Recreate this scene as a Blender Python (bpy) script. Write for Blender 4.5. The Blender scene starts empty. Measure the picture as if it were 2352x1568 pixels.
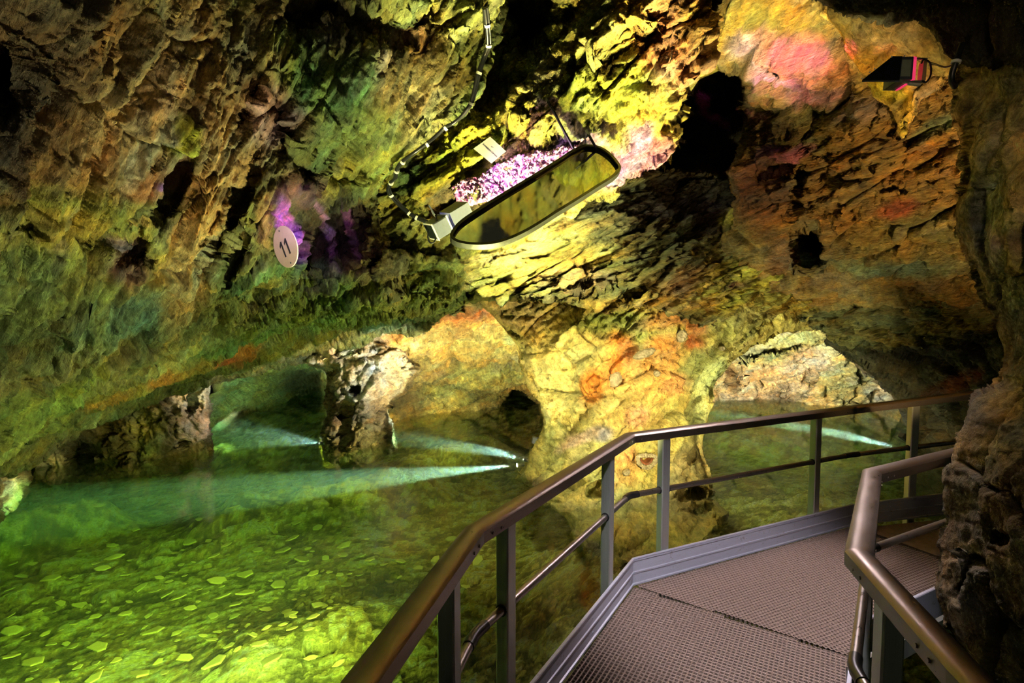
import bpy, math, random
import numpy as np
from mathutils import Vector, Matrix

# ------------------------------------------------------------------ camera
F = 1200.0; CX = 1176.0; CY = 784.0; CAMZ = 1.9
TH = math.atan(74.0 / F)
CT, ST = math.cos(TH), math.sin(TH)
WATER = -0.6
scene = bpy.context.scene
COL = scene.collection

def ray(x, y):
    """direction (forward distance 1) seen at a place of the photograph"""
    a = (np.asarray(x, float) - CX) / F
    b = (CY - np.asarray(y, float)) / F
    dy = CT + b * ST
    dz = -ST + b * CT
    return np.stack([a / dy, np.ones_like(a), dz / dy], -1)

def P(x, y, d):
    r = ray(x, y)
    return Vector((r[0] * d, d, CAMZ + r[2] * d))

def onz(x, y, z):
    r = ray(x, y)
    d = (z - CAMZ) / r[2]
    return Vector((r[0] * d, d, z))

def onplane(x, y, c, n):
    r = Vector(ray(x, y)); o = Vector((0, 0, CAMZ))
    t = (Vector(c) - o).dot(n) / r.dot(n)
    return o + r * t

# ------------------------------------------------------------------ noise
def _h(ix, iy, iz, seed):
    h = (ix.astype(np.uint32) * np.uint32(374761393)) ^ (iy.astype(np.uint32) * np.uint32(668265263)) ^ (iz.astype(np.uint32) * np.uint32(2147483647 - 1274126177)) ^ np.uint32((seed * 974634777) & 0xFFFFFFFF)
    h = (h ^ (h >> np.uint32(13))) * np.uint32(1274126177)
    h = (h ^ (h >> np.uint32(16))) * np.uint32(2246822519)
    return h ^ (h >> np.uint32(15))

def _r(h, k=0):
    return ((h >> np.uint32(k)) & np.uint32(0x3FF)).astype(np.float32) / 1023.0

def vnoise(p, seed=0):
    i = np.floor(p); f = (p - i).astype(np.float32)
    i = i.astype(np.int64)
    u = f * f * f * (f * (f * 6 - 15) + 10)
    out = 0
    for dx in (0, 1):
        wx = u[:, 0] if dx else 1 - u[:, 0]
        for dy in (0, 1):
            wy = u[:, 1] if dy else 1 - u[:, 1]
            for dz in (0, 1):
                wz = u[:, 2] if dz else 1 - u[:, 2]
                out = out + wx * wy * wz * _r(_h(i[:, 0] + dx, i[:, 1] + dy, i[:, 2] + dz, seed), 3)
    return out * 2 - 1

def fbm(p, oct=4, seed=0, gain=0.5, lac=2.1):
    a, s, t = 1.0, 0, 0
    for k in range(oct):
        s = s + a * vnoise(p * (lac ** k) + 17.3 * k, seed + k * 7)
        t += a; a *= gain
    return s / t

def facets(p, seed=0, tilt=0.8, off=0.5, crack=0.35, cw=0.07):
    """height field of broken rock: flat tilted facets with sharp steps and crevices"""
    n = len(p)
    base = np.floor(p).astype(np.int64)
    fr = (p - base).astype(np.float32)
    d1 = np.full(n, 9e9, np.float32); d2 = np.full(n, 9e9, np.float32)
    val = np.zeros(n, np.float32)
    # the two nearer cells of each axis
    sh = np.where(fr < 0.5, -1, 0)
    for ox in (0, 1):
        for oy in (0, 1):
            for oz in (0, 1):
                cx = base[:, 0] + sh[:, 0] + ox; cy = base[:, 1] + sh[:, 1] + oy; cz = base[:, 2] + sh[:, 2] + oz
                h = _h(cx, cy, cz, seed)
                h2 = _h(cx, cy, cz, seed + 91)
                vx = p[:, 0] - (cx + 0.2 + 0.6 * _r(h, 0)); vy = p[:, 1] - (cy + 0.2 + 0.6 * _r(h, 10)); vz = p[:, 2] - (cz + 0.2 + 0.6 * _r(h, 20))
                dd = vx * vx + vy * vy + vz * vz
                v = tilt * (vx * (_r(h2, 0) - .5) + vy * (_r(h2, 10) - .5) + vz * (_r(h2, 20) - .5)) * 2 + off * (_r(h2, 5) - 0.5)
                m = dd < d1
                d2 = np.where(m, d1, np.minimum(d2, dd))
                val = np.where(m, v, val); d1 = np.where(m, dd, d1)
    e = np.sqrt(d2) - np.sqrt(d1)
    return val - crack * np.exp(-(e / cw) ** 2)

def rotm(ax, ay, az):
    return np.array((Matrix.Rotation(math.radians(az), 3, 'Z') @ Matrix.Rotation(math.radians(ay), 3, 'Y') @ Matrix.Rotation(math.radians(ax), 3, 'X')))

# ------------------------------------------------------------------ mesh
def link(o, parent=None):
    COL.objects.link(o)
    if parent is not None:
        o.parent = parent
        o.matrix_parent_inverse = parent.matrix_world.inverted() if False else Matrix.Translation(-parent.location) if parent.get('_tr') else Matrix.Identity(4)
    return o

def mesh_np(name, v, faces, mat, parent=None, smooth=True, col=None):
    """faces: (n,4) or (n,3) array"""
    me = bpy.data.meshes.new(name)
    v = np.asarray(v, np.float32); faces = np.asarray(faces, np.int32)
    me.vertices.add(len(v)); me.vertices.foreach_set('co', v.ravel())
    k = faces.shape[1]
    me.loops.add(faces.size); me.loops.foreach_set('vertex_index', faces.ravel())
    me.polygons.add(len(faces)); me.polygons.foreach_set('loop_start', np.arange(0, faces.size, k, dtype=np.int32))
    me.polygons.foreach_set('use_smooth', np.full(len(faces), smooth))
    me.update(calc_edges=True)
    if col is not None:
        a = me.color_attributes.new('tint', 'FLOAT_COLOR', 'POINT')
        a.data.foreach_set('color', np.concatenate([col, np.ones((len(col), 1))], 1).astype(np.float32).ravel())
    if mat: me.materials.append(mat)
    o = bpy.data.objects.new(name, me)
    return link(o, parent)

class MB:
    """collects shapes and links them as one mesh object"""
    def __init__(s): s.v = []; s.f = []
    def add(s, vs, fs):
        b = len(s.v); s.v += [tuple(q) for q in vs]; s.f += [tuple(i + b for i in q) for q in fs]; return s
    def box(s, c, size, M=None, bev=0.0):
        c = Vector(c); x, y, z = size[0] / 2, size[1] / 2, size[2] / 2
        M = M or Matrix.Identity(3)
        if bev <= 0:
            vs = [c + M @ Vector((i * x, j * y, k * z)) for i in (-1, 1) for j in (-1, 1) for k in (-1, 1)]
            return s.add(vs, [(0, 1, 3, 2), (4, 6, 7, 5), (0, 4, 5, 1), (2, 3, 7, 6), (0, 2, 6, 4), (1, 5, 7, 3)])
        b = min(bev, x * .9, y * .9, z * .9)
        pr = [(x - b, y), (x, y - b), (x, -y + b), (x - b, -y), (-x + b, -y), (-x, -y + b), (-x, y - b), (-x + b, y)]
        vs = []
        for zz, sc in ((-z, 1), (-z + b, 0), (z - b, 0), (z, 1)):
            for (px, py) in pr:
                vs.append(c + M @ Vector((px - sc * b * (1 if px > 0 else -1), py - sc * b * (1 if py > 0 else -1), zz)))
        fs = [tuple(range(7, -1, -1)), tuple(range(24, 32))]
        for r in range(3):
            for i in range(8):
                fs.append((r * 8 + i, r * 8 + (i + 1) % 8, r * 8 + 8 + (i + 1) % 8, r * 8 + 8 + i))
        return s.add(vs, fs)
    def tube(s, pts, r, n=12, cap=True):
        pts = [Vector(q) for q in pts]; vs = []; m = len(pts)
        up = None
        for i, q in enumerate(pts):
            t = ((pts[min(i + 1, m - 1)] - pts[max(i - 1, 0)])).normalized()
            if up is None: up = Vector((0, 0, 1)) if abs(t.z) < .9 else Vector((1, 0, 0))
            a = t.cross(up).normalized(); b = a.cross(t).normalized(); up = b
            rr = r[i] if isinstance(r, (list, tuple)) else r
            for k in range(n):
                an = 2 * math.pi * k / n
                vs.append(q + (a * math.cos(an) + b * math.sin(an)) * rr)
        fs = [(i * n + k, i * n + (k + 1) % n, (i + 1) * n + (k + 1) % n, (i + 1) * n + k) for i in range(m - 1) for k in range(n)]
        if cap: fs += [tuple(range(n - 1, -1, -1)), tuple(range((m - 1) * n, m * n))]
        return s.add(vs, fs)
    def prism(s, poly, off):
        """polygon (3D points) pushed along a vector"""
        n = len(poly); off = Vector(off)
        vs = [Vector(q) for q in poly] + [Vector(q) + off for q in poly]
        fs = [tuple(range(n - 1, -1, -1)), tuple(range(n, 2 * n))] + [(i, (i + 1) % n, n + (i + 1) % n, n + i) for i in range(n)]
        return s.add(vs, fs)
    def sweep(s, prof, path):
        """closed profile (side, up) carried along a path with mitred corners"""
        path = [Vector(q) for q in path]; n = len(prof); vs = []
        for i, q in enumerate(path):
            d0 = (path[i] - path[i - 1]).normalized() if i else None
            d1 = (path[i + 1] - path[i]).normalized() if i < len(path) - 1 else None
            if d0 is None: d0 = d1
            if d1 is None: d1 = d0
            h0 = Vector((d0.y, -d0.x, 0)).normalized(); h1 = Vector((d1.y, -d1.x, 0)).normalized()
            m = (h0 + h1).normalized(); m = m / max(.3, m.dot(h0))
            for (u, w) in prof: vs.append(q + m * u + Vector((0, 0, w)))
        fs = [(i * n + k, i * n + (k + 1) % n, (i + 1) * n + (k + 1) % n, (i + 1) * n + k) for i in range(len(path) - 1) for k in range(n)]
        fs += [tuple(range(n - 1, -1, -1)), tuple(range((len(path) - 1) * n, len(path) * n))]
        return s.add(vs, fs)
    def build(s, name, mat, parent=None, smooth=False):
        me = bpy.data.meshes.new(name); me.from_pydata(s.v, [], s.f)
        if mat: me.materials.append(mat)
        if smooth: me.polygons.foreach_set('use_smooth', [True] * len(me.polygons))
        me.update()
        o = bpy.data.objects.new(name, me)
        return link(o, parent)

def tag(o, label=None, cat=None, group=None, kind=None):
    if label: o['label'] = label
    if cat: o['category'] = cat
    if group: o['group'] = group
    if kind: o['kind'] = kind
    return o

def empty(name, loc=(0, 0, 0)):
    o = bpy.data.objects.new(name, None); COL.objects.link(o); o.location = loc; o['_tr'] = 1
    o.empty_display_size = 0.1
    return o

def autosmooth(o, deg=35):
    me = o.data
    me.polygons.foreach_set('use_smooth', [True] * len(me.polygons))
    try: me.set_sharp_from_angle(angle=math.radians(deg))
    except Exception: pass
    return o

# ------------------------------------------------------------------ rock bodies
SURF = {}

def tps(ctrl):
    c = np.array([(a / 400., b / 400.) for a, b, _ in ctrl]); v = np.array([1. / d for _, _, d in ctrl])
    n = len(c)
    def U(r2): return np.where(r2 > 1e-9, r2 * np.log(np.maximum(r2, 1e-9)), 0)
    K = U(((c[:, None] - c[None]) ** 2).sum(-1)) + np.eye(n) * 0.02
    Pm = np.concatenate([np.ones((n, 1)), c], 1)
    A = np.block([[K, Pm], [Pm.T, np.zeros((3, 3))]])
    w = np.linalg.solve(A, np.concatenate([v, np.zeros(3)]))
    def f(x, y):
        q = np.stack([x / 400., y / 400.], -1)
        out = np.zeros(len(q))
        for i in range(n): out += w[i] * U(((q - c[i]) ** 2).sum(-1))
        out += w[n] + q @ w[n + 1:]
        return 1. / np.clip(out, 1 / 22., 1 / 0.9)
    return f

def sdf(px, py, poly):
    d = np.full(len(px), 1e18); inside = np.zeros(len(px), bool)
    n = len(poly)
    for i in range(n):
        x0, y0 = poly[i]; x1, y1 = poly[(i + 1) % n]
        ex, ey = x1 - x0, y1 - y0
        wx, wy = px - x0, py - y0
        t = np.clip((wx * ex + wy * ey) / (ex * ex + ey * ey + 1e-9), 0, 1)
        d = np.minimum(d, (wx - ex * t) ** 2 + (wy - ey * t) ** 2)
        c = (y0 > py) != (y1 > py)
        if ey != 0: inside ^= c & (px < ex * (py - y0) / ey + x0)
    d = np.sqrt(d)
    return np.where(inside, -d, d)

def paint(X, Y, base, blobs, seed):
    """ragged patches: mineral colours of the rock, some of them painted shade"""
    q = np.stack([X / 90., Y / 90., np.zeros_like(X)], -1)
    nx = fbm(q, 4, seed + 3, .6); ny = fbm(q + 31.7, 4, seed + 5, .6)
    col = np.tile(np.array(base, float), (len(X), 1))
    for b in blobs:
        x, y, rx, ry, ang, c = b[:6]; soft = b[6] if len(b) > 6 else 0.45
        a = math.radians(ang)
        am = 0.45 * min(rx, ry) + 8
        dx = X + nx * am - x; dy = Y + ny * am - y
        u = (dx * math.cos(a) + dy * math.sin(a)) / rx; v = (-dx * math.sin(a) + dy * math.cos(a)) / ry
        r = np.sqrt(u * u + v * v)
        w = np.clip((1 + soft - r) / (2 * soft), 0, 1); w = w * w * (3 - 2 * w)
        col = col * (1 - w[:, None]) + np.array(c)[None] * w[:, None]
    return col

def relief(name, poly, ctrl, mat, step=4, thick=1.2, skirt=36, rnd=(28, .2), warp=7, wscale=40., layers=(), blobs=(), base=(.3, .28, .2), pits=(), holes=(), seed=1, parent=None, var=.75):
    xs = [q[0] for q in poly]; ys = [q[1] for q in poly]
    x0, x1, y0, y1 = min(xs) - skirt - 4, max(xs) + skirt + 4, min(ys) - skirt - 4, max(ys) + skirt + 4
    gx = np.arange(x0, x1 + step, step); gy = np.arange(y0, y1 + step, step)
    # a coarser mesh outside the picture
    def coarsen(g, lo, hi):
        a = g[(g >= lo - 20) & (g <= hi + 20)]
        l = g[g < lo - 20][::5]; h = g[g > hi + 20][::5]
        return np.concatenate([l, a, h])
    gx = coarsen(gx, 0, 2352); gy = coarsen(gy, 0, 1568)
    GX, GY = np.meshgrid(gx, gy); sh = GX.shape
    X, Y = GX.ravel(), GY.ravel()
    q = np.stack([X / wscale, Y / wscale, np.full_like(X, seed * 3.1)], -1)
    wx = fbm(q, 4, seed) * warp * 2; wy = fbm(q + 9.1, 4, seed + 1) * warp * 2
    s = sdf(X + wx, Y + wy, poly)
    for h in holes: s = np.maximum(s, -sdf(X + wx, Y + wy, h))
    S = s.reshape(sh)
    gyv, gxv = np.gradient(S, gy, gx)
    gl = np.sqrt(gxv ** 2 + gyv ** 2) + 1e-6
    gxv = (gxv / gl).ravel(); gyv = (gyv / gl).ravel()
    out = np.maximum(s, 0)
    PX = X - gxv * out; PY = Y - gyv * out
    d = tps(ctrl)(PX, PY)
    for (x, y, rx, ry, ang, dd) in pits:
        a = math.radians(ang)
        dx = PX + wx - x; dy = PY + wy - y
        u = (dx * math.cos(a) + dy * math.sin(a)) / rx; v = (-dx * math.sin(a) + dy * math.cos(a)) / ry
        d = d + dd * np.exp(-(u * u + v * v) ** 1.6)
    ins = np.clip(1 + s / rnd[0], 0, 1)           # 1 at the rim
    d = d + rnd[1] * (1 - np.sqrt(np.clip(1 - ins ** 2, 0, 1)))
    k = np.clip(out / skirt, 0, 1)
    d = d + thick * k ** 1.3
    r = ray(PX, PY)
    p = r * d[:, None]; p[:, 2] += CAMZ
    G = p.reshape(sh + (3,))
    du = np.gradient(G, axis=1); dv = np.gradient(G, axis=0)
    n = np.cross(du, dv).reshape(-1, 3)
    n /= np.linalg.norm(n, axis=1)[:, None] + 1e-12
    n[(n * r).sum(1) > 0] *= -1
    n = n * (.7 - .45 * ins)[:, None] - r / np.linalg.norm(r, axis=1)[:, None] * (.3 + .45 * ins)[:, None]
    keep = s < skirt
    idx = np.nonzero(keep)[0]
    pk = p[idx]; disp = np.zeros(len(idx))
    for L in layers:
        M = rotm(*L.get('rot', (0, 0, 0)))
        qq = (pk @ M) / np.array(L['size'])
        wv = L.get('warp', .35)
        if wv: qq = qq + wv * np.stack([vnoise(qq * .7 + 5.2, 3), vnoise(qq * .7 + 11.2, 4), vnoise(qq * .7 + 21.2, 5)], -1)
        if L['t'] == 'f': disp += L['a'] * facets(qq, L.get('seed', seed), crack=L.get('crack', .35), tilt=L.get('tilt', .8), off=L.get('off', .5), cw=L.get('cw', .07))
        elif L['t'] == 'n': disp += L['a'] * fbm(qq, L.get('oct', 5), L.get('seed', seed), .55)
        elif L['t'] == 'r': disp += L['a'] * (1 - 2 * np.abs(fbm(qq, L.get('oct', 4), L.get('seed', seed), .5)) * 1.6)
    disp = disp * (1 - .8 * np.clip(k[idx] * 1.5, 0, 1))
    pk = pk + n[idx] * disp[:, None]
    col = paint(X[idx], Y[idx], base, blobs, seed)
    # minerals that vary through the rock, drawn out along its foliation
    L0 = [L for L in layers if L['t'] == 'f'] or [dict(rot=(0, 0, 0), size=(1, 1, 1))]
    M0 = rotm(*L0[0].get('rot', (0, 0, 0))); sz = np.array(L0[0]['size']); sz = sz / sz.max()
    q0 = (p[idx] @ M0) / sz
    n1 = fbm(q0 * 1.1, 5, 501 + seed, .65); n2 = fbm(q0 * 2.3 + 7, 5, 502 + seed, .7); n3 = fbm(q0 * 7. + 3, 4, 503, .7)
    col = col * np.exp(var * (.9 * n1 + 1.5 * n3))[:, None]
    col = col * np.exp(np.clip(n2[:, None] * 2.2 * var, -1.2, 1.2) * np.array([[.34, -.03, -.55]]))
    lum = col.mean(1, keepdims=True)
    gm = np.clip(fbm(q0 * 1.7 + 40, 5, 504, .65) * 4 - .7, 0, 1)[:, None] * var
    col = col * (1 - .55 * gm) + lum * np.array([[.95, .92, .80]]) * .55 * gm
    remap = np.full(len(X), -1, np.int64); remap[idx] = np.arange(len(idx))
    I = remap.reshape(sh)
    f = np.stack([I[:-1, :-1], I[1:, :-1], I[1:, 1:], I[:-1, 1:]], -1).reshape(-1, 4)
    f = f[(f >= 0).all(1)]
    used = np.unique(f); rm = np.zeros(len(idx), np.int64); rm[used] = np.arange(len(used))
    o = mesh_np(name, pk[used], rm[f], mat, parent, True, col[used])
    full = np.full((len(X), 3), np.nan); good = s[idx] < 2; full[idx[good]] = pk[good]
    SURF.setdefault(name, []).append(full[~np.isnan(full[:, 0])])
    return o

def surf(x, y, names=None, rad=7, gap=0.0):
    """the rock point seen at (x,y): nearest surface within a few pixels"""
    best = None
    for nm in (names or SURF):
        for A in SURF[nm]:
            yy = A[:, 1]
            px = None
            key = id(A)
            if key not in _PJ:
                v = A - np.array([0, 0, CAMZ])
                z = v[:, 1] * CT - v[:, 2] * ST; u = v[:, 1] * ST + v[:, 2] * CT
                _PJ[key] = (CX + F * v[:, 0] / z, CY - F * u / z)
            jx, jy = _PJ[key]
            m = (np.abs(jx - x) < rad) & (np.abs(jy - y) < rad)
            if m.any():
                dmin = yy[m].min()
                if best is None or dmin < best: best = dmin
    if best is None: best = 5.0
    return P(x, y, best - gap)
_PJ = {}
# ------------------------------------------------------------------ materials
class N:
    def __init__(s, name):
        s.m = bpy.data.materials.new(name); s.m.use_nodes = True
        s.t = s.m.node_tree; s.t.nodes.clear()
        s.out = s.t.nodes.new('ShaderNodeOutputMaterial')
    def n(s, typ, **kw):
        x = s.t.nodes.new('ShaderNode' + typ)
        for k, v in kw.items():
            if k in x.inputs.keys() if isinstance(k, str) else False: x.inputs[k].default_value = v
            else: setattr(x, k, v)
        return x
    def l(s, a, b): s.t.links.new(a, b)
    def val(s, x, **kw):
        for k, v in kw.items():
            x.inputs[k.replace('_', ' ')].default_value = v
        return x

def noise(g, vec, scale, detail=6, rough=.6, dist=0.):
    x = g.n('TexNoise'); x.inputs['Scale'].default_value = scale; x.inputs['Detail'].default_value = detail
    x.inputs['Roughness'].default_value = rough; x.inputs['Distortion'].default_value = dist
    g.l(vec, x.inputs['Vector']); return x.outputs['Fac']

def maprange(g, v, a, b, c, d):
    x = g.n('MapRange'); x.inputs[1].default_value = a; x.inputs[2].default_value = b; x.inputs[3].default_value = c; x.inputs[4].default_value = d
    g.l(v, x.inputs[0]); return x.outputs[0]

def mathn(g, op, a, b=None):
    x = g.n('Math'); x.operation = op
    for i, v in enumerate((a, b)):
        if v is None: continue
        if isinstance(v, (int, float)): x.inputs[i].default_value = v
        else: g.l(v, x.inputs[i])
    return x.outputs[0]

def mixc(g, fac, a, b, mode='MIX'):
    x = g.n('Mix'); x.data_type = 'RGBA'; x.blend_type = mode
    for i, v in ((0, fac), (6, a), (7, b)):
        if isinstance(v, (int, float)): x.inputs[i].default_value = v
        elif isinstance(v, tuple): x.inputs[i].default_value = v if len(v) == 4 else v + (1,)
        else: g.l(v, x.inputs[i])
    return x.outputs[2]

def rock(name, rot=(0, 0, 0), stretch=(1, 1, 1), bump=.8, rough=.62, spec=.45, scale=1., fine=1.):
    g = N(name)
    tc = g.n('TexCoord')
    mp = g.n('Mapping'); mp.vector_type = 'TEXTURE'; mp.inputs['Rotation'].default_value = [math.radians(a) for a in rot]; mp.inputs['Scale'].default_value = [1. / q for q in stretch]
    g.l(tc.outputs['Object'], mp.inputs['Vector'])
    v = mp.outputs['Vector']
    at = g.n('Attribute'); at.attribute_name = 'tint'
    b = noise(g, v, 15. * scale, 5, .74, .2)
    f = maprange(g, b, .3, .7, .45, 1.55)
    comb = g.n('CombineXYZ')
    for i in range(3): g.l(f, comb.inputs[i])
    col = mixc(g, 1.0, at.outputs['Color'], comb.outputs[0], 'MULTIPLY')
    bs = g.n('BsdfPrincipled')
    g.l(col, bs.inputs['Base Color'])
    bs.inputs['Specular IOR Level'].default_value = spec
    g.l(maprange(g, b, .3, .7, rough + .15, rough - .18), bs.inputs['Roughness'])
    vp = g.n('TexVoronoi'); vp.feature = 'F1'; vp.inputs['Scale'].default_value = 11 * scale; g.l(v, vp.inputs['Vector'])
    h1 = mathn(g, 'ADD', mathn(g, 'MULTIPLY', b, .06 * fine), mathn(g, 'MULTIPLY', vp.outputs['Distance'], .022))
    bp = g.n('Bump'); bp.inputs['Strength'].default_value = 1; bp.inputs['Distance'].default_value = bump
    g.l(h1, bp.inputs['Height']); g.l(bp.outputs['Normal'], bs.inputs['Normal'])
    g.l(bs.outputs[0], g.out.inputs['Surface'])
    return g.m

def metal(name, col, rough=.35, met=1., streak=(40, 40, 2), var=.25, dirt=0., bumpd=0.0005, spec=.5):
    g = N(name); tc = g.n('TexCoord'); mp = g.n('Mapping'); mp.inputs['Scale'].default_value = streak
    g.l(tc.outputs['Object'], mp.inputs['Vector'])
    a = noise(g, mp.outputs[0], 3, 6, .7)
    b = noise(g, tc.outputs['Object'], 18, 6, .7)
    f = maprange(g, a, .3, .7, 1 - var, 1 + var)
    cb = g.n('CombineXYZ'); [g.l(f, cb.inputs[i]) for i in range(3)]
    c = mixc(g, 1., tuple(col), cb.outputs[0], 'MULTIPLY')
    bs = g.n('BsdfPrincipled')
    if dirt > 0:
        dm = maprange(g, b, .60, .68, 0, dirt)
        c = mixc(g, dm, c, (.16, .10, .05))
        g.l(mathn(g, 'SUBTRACT', met, mathn(g, 'MULTIPLY', dm, met)), bs.inputs['Metallic'])
    else: bs.inputs['Metallic'].default_value = met
    g.l(c, bs.inputs['Base Color']); g.l(maprange(g, a, .3, .7, rough - .1, rough + .12), bs.inputs['Roughness'])
    bs.inputs['Specular IOR Level'].default_value = spec
    bp = g.n('Bump'); bp.inputs['Distance'].default_value = bumpd; bp.inputs['Strength'].default_value = 1
    g.l(a, bp.inputs['Height']); g.l(bp.outputs[0], bs.inputs['Normal'])
    g.l(bs.outputs[0], g.out.inputs['Surface']); return g.m

def plain(name, col, rough=.5, met=0., emit=0., ecol=None, var=.1):
    g = N(name); tc = g.n('TexCoord'); a = noise(g, tc.outputs['Object'], 25, 5, .6)
    f = maprange(g, a, .3, .7, 1 - var, 1 + var); cb = g.n('CombineXYZ'); [g.l(f, cb.inputs[i]) for i in range(3)]
    bs = g.n('BsdfPrincipled'); g.l(mixc(g, 1., tuple(col), cb.outputs[0], 'MULTIPLY'), bs.inputs['Base Color'])
    bs.inputs['Roughness'].default_value = rough; bs.inputs['Metallic'].default_value = met
    if emit:
        bs.inputs['Emission Color'].default_value = (ecol or col) + (1,); bs.inputs['Emission Strength'].default_value = emit
    g.l(bs.outputs[0], g.out.inputs['Surface']); return g.m

M = {}
M['ceil'] = rock('rock_ceiling', rot=(0, 108, 49), stretch=(1, 1, 3.2), bump=1.0, rough=.66, scale=1.0)
M['mid'] = rock('rock_yellow', rot=(0, -38, 10), stretch=(1.2, 1.2, 2.6), bump=1.3, rough=.6, scale=1.1)
M['ledge'] = rock('rock_slate', rot=(8, -22, 5), stretch=(1, 1, 4.0), bump=1.5, rough=.5, scale=.9)
M['pillar'] = rock('rock_pillar', rot=(0, -30, 0), stretch=(1.3, 1, 1.0), bump=.7, rough=.62, scale=.9)
M['back'] = rock('rock_back', rot=(0, -25, 0), stretch=(1, 1, 1.8), bump=1.2, rough=.65, scale=.7)
M['dark'] = rock('rock_dark', rot=(0, 30, 0), stretch=(1, 1, 2), bump=1.2, rough=.5, scale=.9)
M['near'] = rock('rock_near', rot=(0, 70, 0), stretch=(1, 1, 1.1), bump=.45, rough=.8, scale=1.6, spec=.2)
M['bed'] = rock('rock_bed', rot=(0, 0, 30), stretch=(1.2, 2.2, 1), bump=1.4, rough=.8, scale=1.5, spec=.1)
M['alu'] = metal('aluminium', (.50, .52, .50), .42, .85, (60, 60, 1.5), .12)
M['rail'] = metal('handrail_metal', (.24, .195, .17), .36, .9, (6, 6, 40), .14, bumpd=.0003)
M['toe'] = metal('toe_board_metal', (.44, .44, .52), .45, .25, (3, 3, 60), .08, dirt=.55)
M['tube'] = metal('tube_metal', (.28, .25, .23), .34, .95, (10, 10, 10), .1, dirt=.12)
M['grate'] = metal('grating_metal', (.22, .155, .125), .58, .25, (30, 30, 30), .3, dirt=.5)
M['black'] = plain('black_plastic', (.012, .012, .013), .35)
M['cable'] = plain('cable_rubber', (.010, .011, .014), .3)
M['white'] = plain('white_plastic', (.75, .74, .72), .45)
M['sign'] = plain('sign_enamel', (.20, .195, .20), .35, var=.03)
M['disc'] = plain('plate_enamel', (.80, .66, .60), .4, var=.05)
M['ink'] = plain('ink', (.03, .03, .06), .5)
M['lampbox'] = metal('lamp_housing', (.14, .16, .21), .4, .4, (8, 8, 8), .12)
M['lampdark'] = plain('lamp_visor', (.008, .014, .013), .3)
M['conc'] = metal('slab', (.22, .17, .14), .75, 0., (5, 5, 5), .3, dirt=.3, bumpd=.003)
M['frame'] = metal('mirror_frame', (.05, .055, .045), .4, .7, (8, 8, 8), .35)

def crystal_mat(name, c1, c2, rough=.15):
    g = N(name); tc = g.n('TexCoord')
    v = g.n('TexVoronoi'); v.inputs['Scale'].default_value = 26; g.l(tc.outputs['Object'], v.inputs['Vector'])
    a = noise(g, tc.outputs['Object'], 9, 6, .7)
    f = mathn(g, 'ADD', mathn(g, 'MULTIPLY', v.outputs['Color'], .5), mathn(g, 'MULTIPLY', a, .6))
    f = maprange(g, f, .35, .8, 0, 1)
    bs = g.n('BsdfPrincipled'); g.l(mixc(g, f, tuple(c1), tuple(c2)), bs.inputs['Base Color'])
    bs.inputs['Roughness'].default_value = rough; bs.inputs['Specular IOR Level'].default_value = .8
    bp = g.n('Bump'); bp.inputs['Distance'].default_value = .02; g.l(v.outputs['Distance'], bp.inputs['Height']); g.l(bp.outputs[0], bs.inputs['Normal'])
    g.l(bs.outputs[0], g.out.inputs['Surface']); return g.m
M['amethyst'] = crystal_mat('amethyst', (.40, .08, .44), (.84, .58, .82))
M['amethyst_deep'] = crystal_mat('amethyst_deep', (.20, .05, .32), (.62, .40, .74), .22)
M['quartz'] = crystal_mat('quartz', (.20, .165, .10), (.40, .34, .22), .4)

# ------------------------------------------------------------------ rock
def Fc(size, a, seed=1, rot=(0, 0, 0), **k): return dict(t='f', size=size, a=a, seed=seed, rot=rot, **k)
def Nz(size, a, seed=1, rot=(0, 0, 0), **k): return dict(t='n', size=size, a=a, seed=seed, rot=rot, **k)
def Rg(size, a, seed=1, rot=(0, 0, 0), **k): return dict(t='r', size=size, a=a, seed=seed, rot=rot, **k)

OL = (.20, .22, .06); YG = (.42, .40, .08); OC = (.42, .27, .08); BR = (.24, .14, .06); RU = (.50, .17, .03); GR = (.13, .26, .08)
TE = (.10, .26, .20); PK = (.48, .28, .26); PU = (.34, .14, .42); CR = (.62, .54, .34); DK = (.10, .085, .06); YE = (.60, .50, .10); OR = (.68, .26, .05)

# big ceiling mass on the left
A_poly = [(-600, -700), (1165, -700), (1160, -60), (1152, 40), (1135, 110), (1112, 165), (1098, 215), (1072, 262), (1030, 288), (985, 318), (925, 362), (893, 412), (868, 452), (880, 520), (905, 560), (985, 590), (1040, 585), (1085, 640), (1080, 688), (1048, 712), (1022, 722), (990, 752), (960, 764), (915, 768), (880, 766), (830, 788), (775, 812), (715, 832), (640, 838), (560, 862), (500, 862), (400, 880), (330, 898), (255, 928), (190, 955), (120, 985), (60, 1014), (0, 1052), (-120, 1130), (-400, 1380), (-600, 1420)]
A_ctrl = [(-500, -400, 1.6), (0, 0, 2.3), (0, 500, 2.7), (-300, 800, 2.3), (0, 1040, 3.6), (300, 300, 3.2), (300, 700, 3.9), (250, 880, 4.9), (150, 980, 5.6), (650, 0, 3.9), (600, -400, 3.2), (1100, -400, 3.8), (450, 500, 3.9), (650, 560, 4.2), (560, 700, 5.0), (480, 840, 6.6), (700, 790, 7.8), (1120, 0, 4.5), (1060, 240, 4.8), (800, 200, 4.1), (850, 400, 4.9), (930, 560, 5.3), (760, 660, 5.4), (950, 740, 8.0), (1060, 650, 5.7), (900, 640, 5.5)]
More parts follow.
